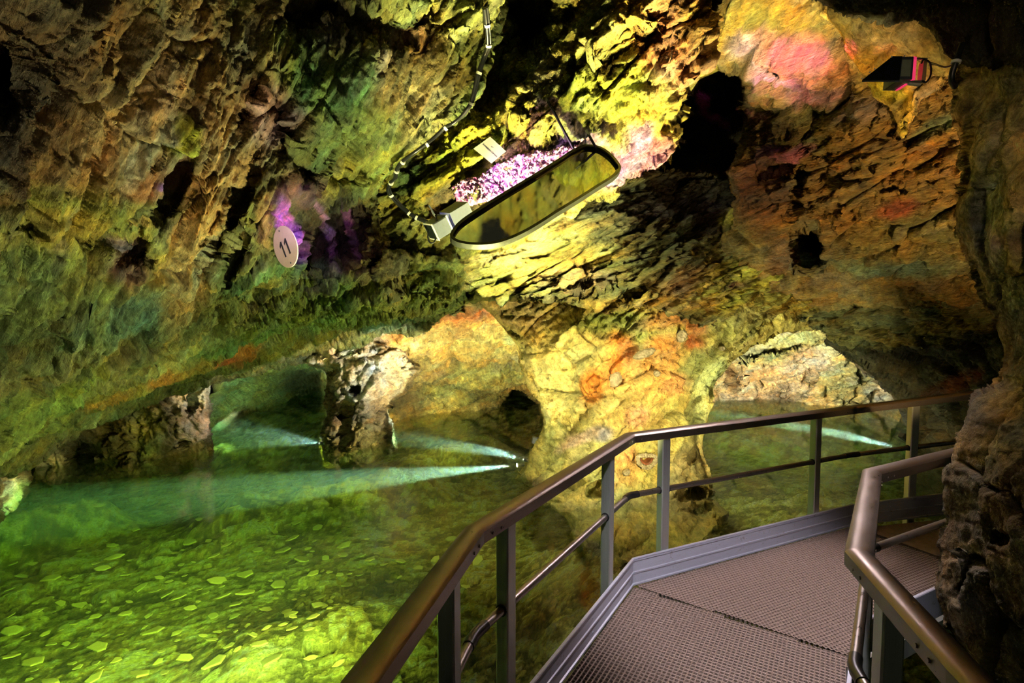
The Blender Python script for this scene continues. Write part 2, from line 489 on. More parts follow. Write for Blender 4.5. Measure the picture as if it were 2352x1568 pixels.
A_blobs = [
    (180, 200, 420, 300, 0, (.25, .175, .06)), (60, 60, 190, 280, 0, (.12, .085, .04)), (20, 300, 60, 160, 0, (.05, .035, .02)),  # last two patches paint the upper-left corner's dark falloff
    (420, 260, 260, 220, -50, (.34, .25, .11)), (330, 330, 160, 70, -45, (.36, .28, .15)),
    (120, 560, 260, 110, -8, (.25, .33, .07)), (330, 620, 150, 80, 20, YG), (60, 530, 160, 40, -8, YG), (120, 700, 260, 110, 0, (.22, .29, .08)),
    (300, 730, 110, 70, -30, (.12, .21, .14)), (170, 760, 90, 60, 0, (.20, .31, .16)), (120, 860, 220, 60, -15, (.36, .31, .10)), (90, 930, 160, 40, -30, (.24, .30, .07)),
    (560, 330, 60, 330, 28, (.44, .32, .15)), (450, 600, 50, 190, 20, (.46, .37, .17)), (590, 170, 70, 200, 20, (.36, .25, .11)), (620, 260, 60, 70, 10, (.42, .25, .22)),
    (410, 310, 22, 50, -10, (.46, .46, .04)), (355, 425, 60, 30, -10, (.42, .22, .10)), (370, 428, 12, 8, 0, PU), (335, 515, 30, 16, 0, (.5, .34, .08)),
    (760, 130, 150, 80, 10, (.20, .32, .09)), (900, 90, 160, 60, -15, (.30, .28, .08)), (780, 200, 130, 60, 0, (.20, .34, .10)), (860, 250, 90, 50, 20, (.18, .34, .11)),
    (920, 140, 60, 90, 25, (.40, .28, .24)), (940, 220, 90, 130, 25, (.32, .25, .10)), (790, 330, 140, 90, -20, (.22, .28, .08)), (850, 390, 130, 40, -20, (.34, .36, .08)),
    (760, 60, 110, 50, 0, DK), (690, 430, 60, 50, 30, (.18, .10, .06)),
    (755, 540, 120, 95, 0, (.060, .035, .028)), (668, 560, 20, 105, -14, (.50, .12, .62), .25), (752, 550, 11, 90, -15, (.52, .22, .50), .3), (803, 535, 9, 62, -12, (.46, .17, .46), .3), (684, 632, 18, 18, 0, (.74, .52, .36)), (762, 615, 9, 22, -12, (.70, .52, .36)),  # first patch paints the recess's darkness in; the violet strips are mineral
    (290, 600, 60, 50, 30, (.16, .11, .09)), (275, 565, 30, 20, 0, (.20, .16, .18)),
    (650, 650, 110, 40, -10, (.20, .40, .14)), (760, 660, 80, 22, -25, (.34, .46, .12)), (560, 720, 170, 36, -28, (.42, .40, .12)), (420, 800, 150, 40, -28, (.40, .36, .14)),
    (880, 610, 80, 70, 0, (.30, .24, .10)), (880, 680, 110, 40, -10, (.30, .32, .08)), (1010, 620, 60, 60, 0, (.32, .34, .10)), (900, 640, 24, 50, 0, (.46, .36, .18)), (610, 500, 20, 60, 0, (.38, .28, .12)),
    (700, 740, 180, 45, -12, (.22, .31, .08)), (560, 800, 120, 30, -12, (.20, .34, .10)), (700, 790, 110, 22, -10, (.34, .32, .08)),
    (385, 868, 50, 14, -18, (.52, .20, .04)), (470, 835, 70, 18, -20, (.46, .30, .06)), (565, 820, 44, 20, -15, (.56, .19, .03)), (520, 832, 30, 12, 0, (.42, .10, .03)), (900, 740, 80, 18, -8, (.16, .28, .16)), (255, 918, 60, 12, -20, (.44, .26, .06)),
    (200, 985, 140, 18, -25, (.16, .16, .09)), (320, 930, 90, 16, -20, (.18, .22, .08)),
]
A_layers = [Nz((1.6, 1.6, 1.6), .20, 3), Rg((1.1, 1.1, .30), .09, 5, (0, 108, 49), warp=.6), Fc((.80, .7, .24), .17, 11, (0, 108, 49)), Fc((.30, .24, .08), .065, 12, (0, 108, 45), tilt=1.1, crack=.5), Fc((.10, .09, .032), .032, 13, (0, 108, 52)), Nz((.06, .05, .018), .02, 15, (0, 108, 49), oct=3)]
A_pits = [(755, 545, 95, 78, -20, 1.0), (300, 575, 55, 38, 20, .25), (165, 716, 40, 7, 22, .2), (400, 440, 22, 60, 25, .5), (545, 470, 14, 90, 22, .5), (500, 560, 12, 70, 22, .4), (530, 600, 16, 60, 20, .4), (880, 60, 120, 40, 5, .3), (700, 20, 60, 50, 0, .5), (660, 330, 14, 70, -18, .35), (575, 240, 10, 60, 25, .3), (700, 395, 30, 25, 0, .5), (20, 520, 40, 14, 10, .3), (120, 850, 70, 12, -12, .12), (860, 600, 12, 40, 10, .3), (930, 665, 30, 26, 0, .5), (10, 190, 30, 80, 0, .6)]
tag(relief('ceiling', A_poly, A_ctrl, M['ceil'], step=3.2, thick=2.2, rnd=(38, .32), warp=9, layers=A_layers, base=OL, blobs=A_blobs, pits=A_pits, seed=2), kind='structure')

# its darker underside beyond the lip
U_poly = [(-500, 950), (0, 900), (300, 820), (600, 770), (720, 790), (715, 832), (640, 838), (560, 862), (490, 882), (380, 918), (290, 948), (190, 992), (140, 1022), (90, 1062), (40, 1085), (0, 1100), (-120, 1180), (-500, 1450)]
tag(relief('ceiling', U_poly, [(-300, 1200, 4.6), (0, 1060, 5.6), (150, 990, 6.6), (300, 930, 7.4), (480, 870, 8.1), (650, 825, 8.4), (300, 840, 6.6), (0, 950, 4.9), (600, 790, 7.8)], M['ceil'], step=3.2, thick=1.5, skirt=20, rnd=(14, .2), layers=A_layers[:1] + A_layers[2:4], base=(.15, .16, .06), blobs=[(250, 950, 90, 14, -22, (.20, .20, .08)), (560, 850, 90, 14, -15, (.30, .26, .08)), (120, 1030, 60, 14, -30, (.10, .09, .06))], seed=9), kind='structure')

# lit ceiling behind the sign and the mirror
B_poly = [(780, -700), (1640, -700), (1632, 0), (1636, 60), (1632, 128), (1612, 158), (1572, 188), (1558, 240), (1552, 300), (1534, 345), (1520, 365), (1452, 408), (1400, 440), (1300, 500), (1180, 575), (1060, 600), (960, 640), (840, 640), (780, 400)]
B_ctrl = [(800, 300, 5.8), (900, -300, 5.6), (1150, 0, 5.9), (1250, -400, 4.6), (1500, -400, 3.9), (1400, 100, 4.6), (1600, 50, 4.3), (1550, 250, 4.9), (1300, 250, 5.0), (1200, 330, 5.3), (1100, 430, 5.5), (950, 350, 5.3), (900, 450, 5.5), (950, 620, 5.8), (1500, 370, 5.4), (1200, 560, 6.1)]
B_blobs = [
    (1450, 60, 150, 160, 20, (.60, .42, .10)), (1560, 60, 80, 110, 0, (.62, .30, .14)), (1530, 90, 60, 60, 0, (.66, .30, .16)), (1600, 40, 40, 60, 0, (.62, .36, .10)),
    (1480, 230, 24, 150, 6, (.62, .30, .12)), (1310, 130, 120, 110, -40, (.52, .52, .16)), (1250, 160, 40, 100, -15, (.62, .58, .34)), (1370, 60, 70, 40, -40, (.36, .34, .12)),
    (1380, 240, 110, 100, -35, (.60, .56, .06)), (1310, 290, 80, 60, 0, (.48, .50, .14)), (1180, 130, 50, 70, 0, (.58, .58, .06)), (1130, 60, 30, 90, 25, (.46, .42, .16)),
    (1020, 350, 140, 70, -25, (.56, .54, .05)), (1150, 300, 90, 50, -30, (.44, .42, .06)), (960, 440, 60, 60, 0, (.42, .44, .06)), (930, 420, 40, 50, 0, (.18, .26, .08)),
    (1200, 370, 60, 30, -20, (.30, .24, .14)), (1390, 150, 30, 24, 0, (.20, .13, .04)), (1486, 66, 20, 40, 0, (.22, .15, .04)),
    (1470, 310, 44, 44, 0, (.44, .26, .50)), (1450, 350, 60, 40, -10, (.52, .30, .52)), (1420, 375, 90, 40, -25, (.50, .26, .46)), (1520, 300, 24, 90, 0, (.40, .38, .06)), (1500, 350, 30, 50, 20, (.50, .22, .34)), (1330, 325, 70, 14, -5, (.60, .34, .40)),
    (1050, 470, 90, 50, -20, (.26, .20, .08)), (1040, 545, 60, 40, 0, (.40, .40, .10)), (940, 560, 80, 60, 0, (.30, .32, .09)),
]
B_layers = [Nz((1.2, 1.2, 1.2), .18, 23), Rg((.8, .8, .3), .12, 25, (0, -38, 0), warp=.7), Fc((.55, .5, .2), .20, 21, (0, -35, 10)), Fc((.2, .18, .08), .075, 22, (0, -35, 0)), Fc((.07, .07, .035), .042, 24, (0, -30, 0)), Nz((.05, .05, .03), .022, 26, oct=3)]
B_pits = [(1215, 60, 52, 75, 10, 1.6), (1130, 175, 30, 70, 30, .6), (1170, 205, 36, 40, 0, .5), (1345, 160, 60, 18, -25, .25), (1486, 70, 16, 36, 0, .2), (1175, 282, 34, 12, -25, .3), (1210, 330, 60, 8, -28, .2), (1030, 470, 70, 22, -20, .3), (1640, 100, 10, 60, 0, .5), (1525, 130, 22, 10, 30, .2), (1265, 40, 10, 40, 30, .5), (1310, 20, 10, 30, 30, .4)]
tag(relief('ceiling', B_poly, B_ctrl, M['mid'], step=3.0, thick=2.0, rnd=(24, .25), warp=10, wscale=30, layers=B_layers, base=(.40, .36, .08), blobs=B_blobs, pits=B_pits, seed=20), kind='structure')

# slate ledge under the mirror running back to the right
C_poly = [(900, 560), (1050, 540), (1200, 470), (1420, 390), (1540, 380), (1640, 400), (1720, 430), (1830, 560), (1900, 630), (2000, 650), (2150, 560), (2350, 600), (2700, 600), (2700, 800), (2350, 780), (2100, 790), (1960, 800), (1900, 775), (1884, 745), (1800, 740), (1700, 735), (1620, 745), (1500, 715), (1380, 705), (1250, 690), (1130, 688), (1085, 690), (1080, 640), (960, 640)]
C_ctrl = [(1000, 600, 6.0), (1090, 670, 6.0), (1200, 600, 6.1), (1300, 680, 6.3), (1420, 430, 6.4), (1500, 560, 6.5), (1550, 690, 6.7), (1600, 430, 7.4), (1700, 700, 7.2), (1750, 560, 7.2), (1880, 720, 7.8), (2000, 700, 7.0), (2200, 650, 5.6), (2300, 720, 5.4), (2600, 700, 4.5)]
C_blobs = [(1250, 610, 220, 60, -8, (.58, .50, .12)), (1150, 590, 120, 30, -15, (.62, .56, .20)), (1330, 640, 80, 26, 0, (.66, .48, .20)), (1450, 470, 170, 60, 0, (.10, .10, .045)), (1600, 460, 120, 110, 0, (.035, .032, .022)), (1540, 580, 110, 50, 0, (.10, .11, .045)),  # dark patches towards the shaft: its shade painted into the colour
    (1700, 500, 40, 22, 0, (.42, .44, .10)), (1600, 640, 90, 30, -10, (.20, .13, .06)), (1720, 650, 110, 60, -10, (.56, .52, .07)), (1700, 560, 60, 26, -10, (.30, .30, .12)), (1900, 610, 160, 30, 8, (.18, .30, .20)), (2000, 700, 160, 60, 0, (.16, .16, .06)), (1820, 690, 90, 30, 0, (.40, .34, .06)), (1690, 655, 14, 8, 0, (.34, .10, .03)), (1120, 640, 60, 40, 0, (.36, .38, .10)), (1500, 700, 160, 20, -3, (.50, .36, .08))]
C_layers = [Nz((1.2, 1.2, 1.0), .15, 33), Fc((.9, .7, .22), .22, 31, (8, -22, 10), cw=.06), Fc((.34, .3, .085), .15, 32, (5, -22, 0)), Fc((.12, .11, .035), .055, 34, (0, -20, 0)), Nz((.08, .08, .03), .016, 36, oct=3)]
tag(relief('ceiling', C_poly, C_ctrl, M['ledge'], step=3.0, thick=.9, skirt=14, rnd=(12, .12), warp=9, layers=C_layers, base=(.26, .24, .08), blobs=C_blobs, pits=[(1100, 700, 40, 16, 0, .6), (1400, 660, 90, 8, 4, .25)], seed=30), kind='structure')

# main pillar standing in the water
PL_poly = [(1060, 640), (1110, 700), (1150, 745), (1190, 792), (1205, 850), (1215, 888), (1240, 920), (1254, 960), (1246, 1002), (1216, 1045), (1194, 1088), (1212, 1112), (1246, 1142), (1290, 1180), (1330, 1240), (1400, 1300), (1600, 1280), (1660, 1215), (1668, 1180), (1622, 1146), (1643, 1128), (1610, 1062), (1606, 1010), (1630, 932), (1642, 872), (1690, 815), (1740, 785), (1800, 765), (1882, 750), (1960, 640), (1700, 560), (1300, 560)]
PL_ctrl = [(1080, 660, 7.9), (1150, 730, 7.9), (1205, 850, 8.0), (1250, 960, 7.8), (1200, 1085, 7.8), (1260, 1150, 6.8), (1310, 1190, 6.25), (1350, 1280, 5.7), (1450, 1190, 6.3), (1550, 1190, 6.3), (1600, 1270, 5.8), (1660, 1190, 6.25), (1630, 1130, 6.8), (1600, 1010, 7.3), (1640, 900, 7.8), (1350, 700, 7.2), (1300, 800, 7.3), (1400, 850, 7.0), (1400, 1000, 6.9), (1470, 1060, 6.9), (1480, 780, 6.9), (1550, 900, 7.1), (1620, 760, 7.2), (1500, 640, 7.0), (1760, 760, 7.6), (1880, 730, 8.0)]
PL_blobs = [(1250, 740, 120, 60, 0, (.50, .38, .08)), (1300, 760, 60, 40, 0, (.60, .42, .06)), (1200, 720, 70, 40, 20, (.46, .34, .12)), (1350, 900, 130, 120, 0, (.54, .46, .16)), (1300, 1040, 110, 90, 0, (.50, .46, .15)),
    (1430, 745, 100, 26, -6, (.34, .42, .10)), (1500, 765, 60, 30, 0, (.46, .46, .12)), (1420, 830, 34, 60, 10, (.72, .26, .04)), (1365, 890, 26, 40, 10, (.72, .27, .04)), (1520, 800, 44, 40, -20, (.66, .28, .05)), (1500, 840, 70, 30, -15, (.70, .38, .10)),
    (1470, 900, 60, 40, 0, (.72, .46, .14)), (1545, 880, 34, 22, 0, (.66, .34, .12)), (1440, 950, 90, 50, 0, (.64, .46, .14)), (1595, 780, 22, 30, 0, (.44, .12, .02)), (1600, 745, 30, 20, 20, (.50, .20, .05)), (1460, 960, 30, 26, 0, (.70, .40, .20)),
    (1550, 720, 90, 22, -15, (.52, .26, .06)), (1700, 740, 90, 40, -20, (.40, .38, .10)), (1620, 850, 40, 60, 20, (.34, .38, .14)), (1600, 950, 30, 60, 0, (.44, .46, .18)), (1440, 1060, 30, 40, 0, (.70, .34, .12)), (1440, 1090, 40, 30, 0, (.62, .40, .12)),
    (1600, 1100, 50, 90, 0, (.56, .46, .20)), (1380, 1160, 120, 40, 0, (.40, .38, .15)), (1560, 1150, 60, 40, 0, (.44, .36, .14)), (1220, 1120, 40, 30, 0, (.20, .16, .08)), (1380, 1000, 26, 20, 0, (.30, .26, .26)), (1330, 1010, 50, 16, -30, (.58, .44, .34))]
PL_layers = [Nz((1.5, 1.5, 1.8), .25, 43), Fc((1.1, .9, .7), .24, 41, (0, -35, 10), tilt=.6, off=.3, crack=.25, cw=.04), Fc((.42, .4, .22), .09, 42, (0, -35, 0), tilt=.8, off=.3, crack=.45, cw=.05), Fc((.24, .2, .12), .03, 47, (0, -50, 20), crack=.4, cw=.06), Fc((.16, .15, .09), .042, 44, (0, -30, 0), crack=.45), Nz((.07, .07, .04), .02, 46, oct=4)]
tag(relief('rock_pillar', PL_poly, PL_ctrl, M['pillar'], step=2.8, thick=1.8, rnd=(26, .35), warp=6, var=.4, layers=PL_layers, base=(.52, .44, .12), blobs=PL_blobs, pits=[(1340, 960, 8, 60, 25, .08), (1600, 1130, 22, 16, 0, .5), (1585, 1040, 16, 20, 0, .25), (1290, 1120, 40, 14, -8, .4), (1370, 1125, 30, 12, -20, .35), (1610, 1165, 30, 8, 5, .3)], seed=40), 'thick ochre and orange rock pillar rising from the pool beyond the railing', 'rock pillar', kind='structure')

# wall behind the water, with the low tunnel
E_poly = [(690, 822), (740, 805), (780, 780), (880, 740), (980, 660), (1250, 620), (1400, 700), (1400, 1040), (1262, 1030), (1252, 990), (1236, 930), (1212, 902), (1180, 896), (1158, 912), (1148, 935), (1100, 962), (1000, 975), (905, 1000), (880, 1000), (850, 900), (740, 850)]
E_ctrl = [(700, 825, 8.8), (780, 790, 9.0), (900, 762, 9.2), (1000, 720, 9.0), (1120, 700, 9.2), (1200, 760, 9.4), (1000, 830, 10.2), (1100, 850, 11.0), (900, 870, 10.6), (900, 960, 11.6), (1000, 942, 12.4), (1150, 932, 13.0), (1200, 880, 12.0), (1350, 800, 9.6), (1350, 1000, 11), (1000, 975, 12.8)]
E_blobs = [(820, 800, 120, 60, -20, (.66, .58, .42)), (800, 880, 60, 60, 0, (.56, .48, .34)), (960, 770, 70, 40, -10, (.46, .24, .06)), (1080, 770, 80, 50, 0, (.44, .28, .08)), (1080, 730, 70, 22, -5, (.50, .20, .06)), (940, 820, 110, 40, -15, (.48, .36, .12)), (1120, 820, 80, 40, 0, (.46, .38, .12)), (1100, 870, 130, 26, -8, (.40, .40, .12)), (960, 910, 90, 40, -10, (.26, .22, .09)), (1100, 915, 70, 18, 0, (.26, .26, .09)), (1040, 900, 90, 14, 0, (.22, .22, .08)), (1180, 780, 40, 40, 0, (.46, .42, .14)), (925, 930, 50, 40, 0, (.13, .10, .045))]  # last patch painted dark to mute the lamplight there
BK_layers = [Nz((1.6, 1.6, 1.6), .25, 53), Fc((.9, .8, .4), .28, 51, (0, -25, 10)), Fc((.35, .3, .16), .12, 52, (0, -25, 0)), Fc((.14, .13, .07), .06, 54, (0, -20, 0)), Nz((.1, .1, .07), .02, 56, oct=3)]
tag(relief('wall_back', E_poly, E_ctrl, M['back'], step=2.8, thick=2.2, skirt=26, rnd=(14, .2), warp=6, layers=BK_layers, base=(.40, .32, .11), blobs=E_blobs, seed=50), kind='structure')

# pillar of the left arch
F_poly = [(690, 826), (760, 796), (905, 780), (965, 850), (930, 905), (900, 925), (892, 945), (905, 975), (909, 1008), (905, 1040), (850, 1060), (745, 1060), (745, 1030), (740, 992), (753, 948), (741, 928), (757, 882), (752, 850), (715, 842)]
F_ctrl = [(700, 826, 8.7), (760, 830, 8.8), (850, 800, 8.9), (950, 850, 9.8), (760, 950, 9.2), (830, 930, 8.9), (890, 950, 9.5), (760, 1030, 9.3), (830, 1028, 9.2), (900, 1010, 9.8), (800, 1060, 8.9)]
F_blobs = [(830, 820, 110, 50, -15, (.70, .60, .44)), (830, 880, 70, 40, 0, (.62, .54, .38)), (830, 990, 90, 56, 0, (.10, .07, .035)), (850, 975, 40, 30, 0, (.14, .11, .05)), (765, 950, 22, 110, 0, (.12, .09, .06)), (780, 860, 22, 60, 0, (.34, .28, .18))]  # left side's shade painted into the colour, foot simply darker
F_layers = [Nz((1.2, 1.2, 1.2), .2, 63), Fc((.7, .6, .4), .28, 61, (0, -30, 0)), Fc((.28, .26, .12), .12, 62, (0, -35, 0)), Fc((.1, .1, .05), .04, 64, (0, -30, 0)), Nz((.07, .07, .07), .03, 66, oct=3)]
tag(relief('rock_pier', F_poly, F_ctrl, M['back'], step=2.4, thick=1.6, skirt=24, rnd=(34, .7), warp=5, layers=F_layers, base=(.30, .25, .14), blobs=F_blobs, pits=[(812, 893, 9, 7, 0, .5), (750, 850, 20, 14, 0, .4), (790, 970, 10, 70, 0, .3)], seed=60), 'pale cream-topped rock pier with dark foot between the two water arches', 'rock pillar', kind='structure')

# low rock at the left shore
G_poly = [(60, 1060), (150, 1000), (300, 900), (480, 860), (488, 884), (486, 905), (490, 935), (484, 965), (488, 1010), (488, 1050), (480, 1075), (300, 1095), (140, 1110), (80, 1100), (90, 1070)]
G_ctrl = [(80, 1080, 8.2), (120, 1040, 8.0), (200, 1000, 8.6), (240, 1062, 8.5), (300, 950, 8.6), (400, 930, 8.7), (400, 1056, 8.7), (480, 900, 8.8), (485, 1045, 8.95), (300, 1095, 7.9)]
G_blobs = [(440, 930, 50, 60, 0, (.60, .48, .32)), (450, 1000, 44, 60, 0, (.40, .28, .24)), (470, 900, 26, 26, 0, (.66, .56, .36)), (300, 1000, 110, 70, -10, (.12, .09, .04)), (330, 990, 40, 60, 0, (.18, .17, .05)), (115, 1045, 24, 30, 0, (.46, .32, .24)), (180, 1040, 30, 40, 0, (.05, .04, .03))]
G_layers = [Nz((1., 1., 1.), .15, 73), Fc((.6, .5, .5), .22, 71, (0, 60, 0)), Fc((.25, .22, .14), .11, 72, (0, 60, 0)), Fc((.1, .1, .06), .04, 74), Nz((.06, .06, .06), .03, 76, oct=3)]
tag(relief('wall_left', G_poly, G_ctrl, M['dark'], step=2.6, thick=2.0, skirt=24, rnd=(16, .3), warp=6, layers=G_layers, base=(.08, .06, .035), blobs=G_blobs, pits=[(180, 1045, 22, 26, 0, .7), (434, 932, 9, 16, 0, .4), (410, 985, 6, 34, -14, .3)], seed=70), kind='structure')

# dark rock at the far left, in front of it
H_poly = [(-700, 900), (-50, 1010), (30, 1050), (62, 1078), (72, 1098), (52, 1125), (28, 1160), (8, 1192), (-20, 1240), (-80, 1420), (-700, 1700)]
H_ctrl = [(-600, 1100, 3.5), (0, 1080, 6.9), (60, 1090, 7.6), (0, 1190, 6.2), (-60, 1250, 5.6), (-400, 1500, 3.6), (20, 1150, 6.6)]
tag(relief('wall_left', H_poly, H_ctrl, M['dark'], step=3, thick=1.5, rnd=(16, .3), layers=G_layers, base=(.11, .09, .06), blobs=[(30, 1130, 30, 40, 0, (.26, .18, .12))], seed=78), kind='structure')

# chamber behind the left arch
I_poly = [(440, 780), (820, 780), (820, 900), (745, 905), (700, 912), (645, 930), (560, 955), (480, 985), (430, 1000), (430, 850)]
I_ctrl = [(450, 860, 9.6), (490, 975, 11.2), (640, 926, 13.6), (600, 830, 11.5), (700, 850, 12), (745, 870, 13.5), (740, 905, 16), (560, 900, 11.6), (800, 850, 12)]
I_layers = [Nz((1.6, 1.6, 1.6), .3, 83), Fc((1.3, .9, .28), .34, 81, (0, -22, 0), cw=.06), Fc((.5, .4, .14), .16, 82, (0, -22, 0)), Fc((.18, .16, .06), .05, 84, (0, -20, 0))]
tag(relief('wall_back', I_poly, I_ctrl, M['ledge'], step=2.6, thick=2.5, skirt=20, rnd=(10, .2), layers=I_layers, base=(.17, .24, .10), blobs=[(560, 960, 60, 20, 0, (.20, .14, .06)), (700, 880, 60, 30, 0, (.08, .10, .06))], seed=80), kind='structure')

# bright wall of the far basin on the right
R_poly = [(1580, 700), (1950, 700), (2060, 860), (2110, 930), (2110, 985), (2050, 960), (1900, 965), (1700, 950), (1600, 950)]
R_ctrl = [(1640, 800, 12.0), (1700, 790, 12.3), (1640, 920, 14.2), (1830, 924, 14.3), (1800, 800, 12.8), (1870, 760, 12.4), (1950, 850, 13.0), (2040, 915, 14.0), (2090, 960, 12.5), (1830, 860, 13.6), (1850, 960, 13.4)]
R_blobs = [(1780, 870, 120, 50, 0, (.66, .50, .26)), (1930, 860, 60, 50, 30, (.50, .48, .20)), (2020, 900, 40, 30, 0, (.64, .58, .40)), (1800, 790, 120, 30, -15, (.40, .40, .14)), (1680, 870, 14, 40, 0, (.26, .18, .08)), (1850, 830, 60, 30, 0, (.60, .48, .30)), (1740, 915, 100, 12, 0, (.50, .36, .20))]
tag(relief('wall_back', R_poly, R_ctrl, M['back'], step=2.6, thick=2.5, skirt=24, rnd=(10, .2), layers=BK_layers, base=(.56, .47, .22), blobs=R_blobs, pits=[(1685, 865, 12, 34, 0, .9), (1800, 905, 6, 16, 0, .4), (1770, 815, 90, 5, -18, -.6), (1860, 880, 6, 34, 10, .4)], seed=90), kind='structure')

# right wall: lower dark part
S_poly = [(1860, 700), (1884, 742), (1900, 785), (1945, 822), (1985, 852), (2000, 872), (2038, 900), (2066, 935), (2084, 975), (2086, 1030), (2082, 1150), (2085, 1400), (2900, 1500), (2900, 500), (2200, 500)]
S_ctrl = [(1890, 750, 8.2), (2000, 860, 9.6), (2080, 960, 11.0), (2084, 1080, 10.3), (2200, 1150, 7.6), (2100, 1300, 7.6), (2350, 1000, 6.0), (2100, 750, 7.0), (2250, 800, 6.2), (2350, 600, 5.2), (2600, 900, 5.0), (2150, 620, 6.2)]
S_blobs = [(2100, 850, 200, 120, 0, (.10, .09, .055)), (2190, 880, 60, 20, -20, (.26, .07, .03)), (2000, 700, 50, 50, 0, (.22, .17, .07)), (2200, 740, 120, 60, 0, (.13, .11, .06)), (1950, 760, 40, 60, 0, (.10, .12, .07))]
S_layers = [Nz((1.3, 1.3, 1.3), .2, 103), Fc((.9, .8, .6), .30, 101, (0, 30, 0)), Fc((.35, .3, .2), .13, 102, (0, 35, 0)), Fc((.13, .12, .08), .04, 104), Nz((.08, .08, .08), .02, 106, oct=3)]
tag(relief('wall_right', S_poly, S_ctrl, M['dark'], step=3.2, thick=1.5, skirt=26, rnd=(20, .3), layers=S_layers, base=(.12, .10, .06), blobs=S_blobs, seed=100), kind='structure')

# right wall: upper amber part with the magenta-lit bulge
D_poly = [(1520, -700), (1560, -60), (1626, 0), (1640, 60), (1642, 120), (1660, 165), (1702, 178), (1712, 196), (1700, 240), (1708, 300), (1690, 350), (1668, 400), (1690, 470), (1640, 560), (1700, 640), (1900, 720), (2200, 720), (2800, 800), (2800, -700)]
D_ctrl = [(1560, -500, 3.6), (1640, 60, 4.8), (1700, 100, 4.9), (1690, 185, 5.6), (1800, 190, 5.2), (1900, 100, 4.4), (1850, 0, 4.2), (2000, -400, 3.0), (1720, 330, 6.6), (1680, 460, 6.9), (1800, 420, 6.3), (1900, 250, 5.3), (2050, 300, 4.8), (2150, 200, 4.2), (2200, 500, 4.8), (2000, 500, 5.5), (1700, 600, 7.0), (1900, 680, 7.2), (2200, 700, 5.6), (2600, 400, 3.4)]
D_blobs = [(1950, 470, 260, 150, -10, (.32, .20, .06)), (1880, 130, 110, 80, 20, (.46, .26, .07)), (1800, 60, 90, 50, 0, (.42, .28, .06)), (1720, 80, 70, 60, 0, (.40, .28, .05)), (1740, 120, 60, 36, 8, (.60, .36, .46)), (1830, 140, 80, 50, 15, (.46, .20, .12)), (1780, 180, 60, 16, 20, (.56, .30, .40)), (1880, 230, 70, 60, 30, (.48, .18, .26)), (1910, 170, 60, 50, 0, (.50, .22, .10)),
    (1990, 240, 50, 30, 0, (.28, .24, .24)), (1840, 300, 120, 60, -10, (.22, .19, .06)), (1760, 370, 110, 20, -18, (.40, .22, .10)), (1810, 350, 60, 16, -15, (.50, .16, .26)), (1750, 430, 60, 90, 0, (.20, .10, .05)), (2050, 330, 120, 60, 10, (.40, .22, .05)), (2150, 290, 70, 20, -25, (.20, .23, .12)), (1800, 600, 40, 60, 0, (.26, .13, .05)), (2080, 560, 140, 60, -5, (.30, .24, .07)), (1700, 210, 40, 60, 0, (.12, .09, .04)), (1900, 400, 60, 50, 0, (.34, .20, .06)), (2060, 480, 40, 20, 0, (.36, .10, .05)), (1780, 290, 60, 40, 0, (.14, .11, .05)), (2050, 620, 160, 20, 5, (.20, .25, .14))]
D_layers = [Nz((1.4, 1.4, 1.4), .2, 113), Fc((.9, .8, .35), .22, 111, (0, -20, 0)), Fc((.35, .3, .12), .085, 112, (0, -20, 0)), Fc((.12, .11, .045), .042, 114, (0, -18, 0)), Nz((.06, .06, .025), .022, 116, oct=3)]
D_pits = [(1855, 562, 27, 38, 0, 1.8), (1830, 440, 10, 60, 20, .3), (1800, 385, 60, 8, -15, .25), (1640, 60, 7, 70, 0, .5), (1770, 150, 24, 20, 20, .35), (1700, 280, 60, 50, 0, .5), (2060, 440, 30, 5, 0, .15)]
tag(relief('wall_right', D_poly, D_ctrl, M['ledge'], step=3.2, thick=2.2, skirt=30, rnd=(22, .3), layers=D_layers, base=(.30, .21, .06), blobs=D_blobs, pits=D_pits, seed=110), kind='structure')

# unlit shaft behind everything
K_poly = [(-900, -800), (3200, -800), (3200, 1060), (-900, 1060)]
tag(relief('wall_back', K_poly, [(0, 0, 14), (1600, 300, 8.8), (1700, 500, 9.0), (2350, 300, 9), (1000, 800, 17), (1000, 1000, 19), (1250, 940, 17), (740, 900, 18), (1800, 900, 17), (200, 900, 15)], M['dark'], step=14, thick=1, layers=[Nz((2, 2, 2), .5, 123), Fc((.9, .8, .5), .4, 121), Fc((.3, .3, .2), .12, 122)], base=(.09, .075, .045), seed=120), kind='structure')

# hanging amber wedge with the lamp
W_poly = [(1820, -500), (1872, -40), (1884, 20), (1925, 78), (1960, 130), (1988, 195), (2020, 232), (2052, 262), (2066, 300), (2076, 316), (2086, 285), (2108, 262), (2112, 240), (2160, 200), (2200, 150), (2300, 130), (2500, -500)]
W_ctrl = [(1850, -300, 2.8), (1900, 20, 3.5), (2000, 60, 3.3), (1990, 190, 3.7), (2075, 310, 3.6), (2120, 100, 3.1), (2160, 190, 3.2), (2250, 50, 2.7), (2400, -300, 2.2)]
W_blobs = [(1960, 90, 60, 90, -35, (.60, .36, .06)), (2050, 70, 80, 50, 0, (.44, .32, .16)), (2090, 60, 40, 30, 0, (.32, .26, .18)), (2035, 112, 20, 16, 0, (.56, .34, .22)), (2080, 240, 24, 60, 0, (.56, .34, .05)), (2030, 215, 40, 24, 30, (.44, .40, .05)), (2120, 210, 30, 30, 0, (.34, .24, .14)), (2160, 60, 60, 80, 0, (.13, .11, .05)), (2075, 300, 12, 20, 0, (.62, .5, .1))]
W_layers = [Nz((.8, .8, .8), .08, 133), Fc((.5, .45, .3), .10, 131, (0, 40, 0)), Fc((.18, .16, .09), .035, 132, (0, 40, 0)), Fc((.06, .06, .03), .013, 134)]
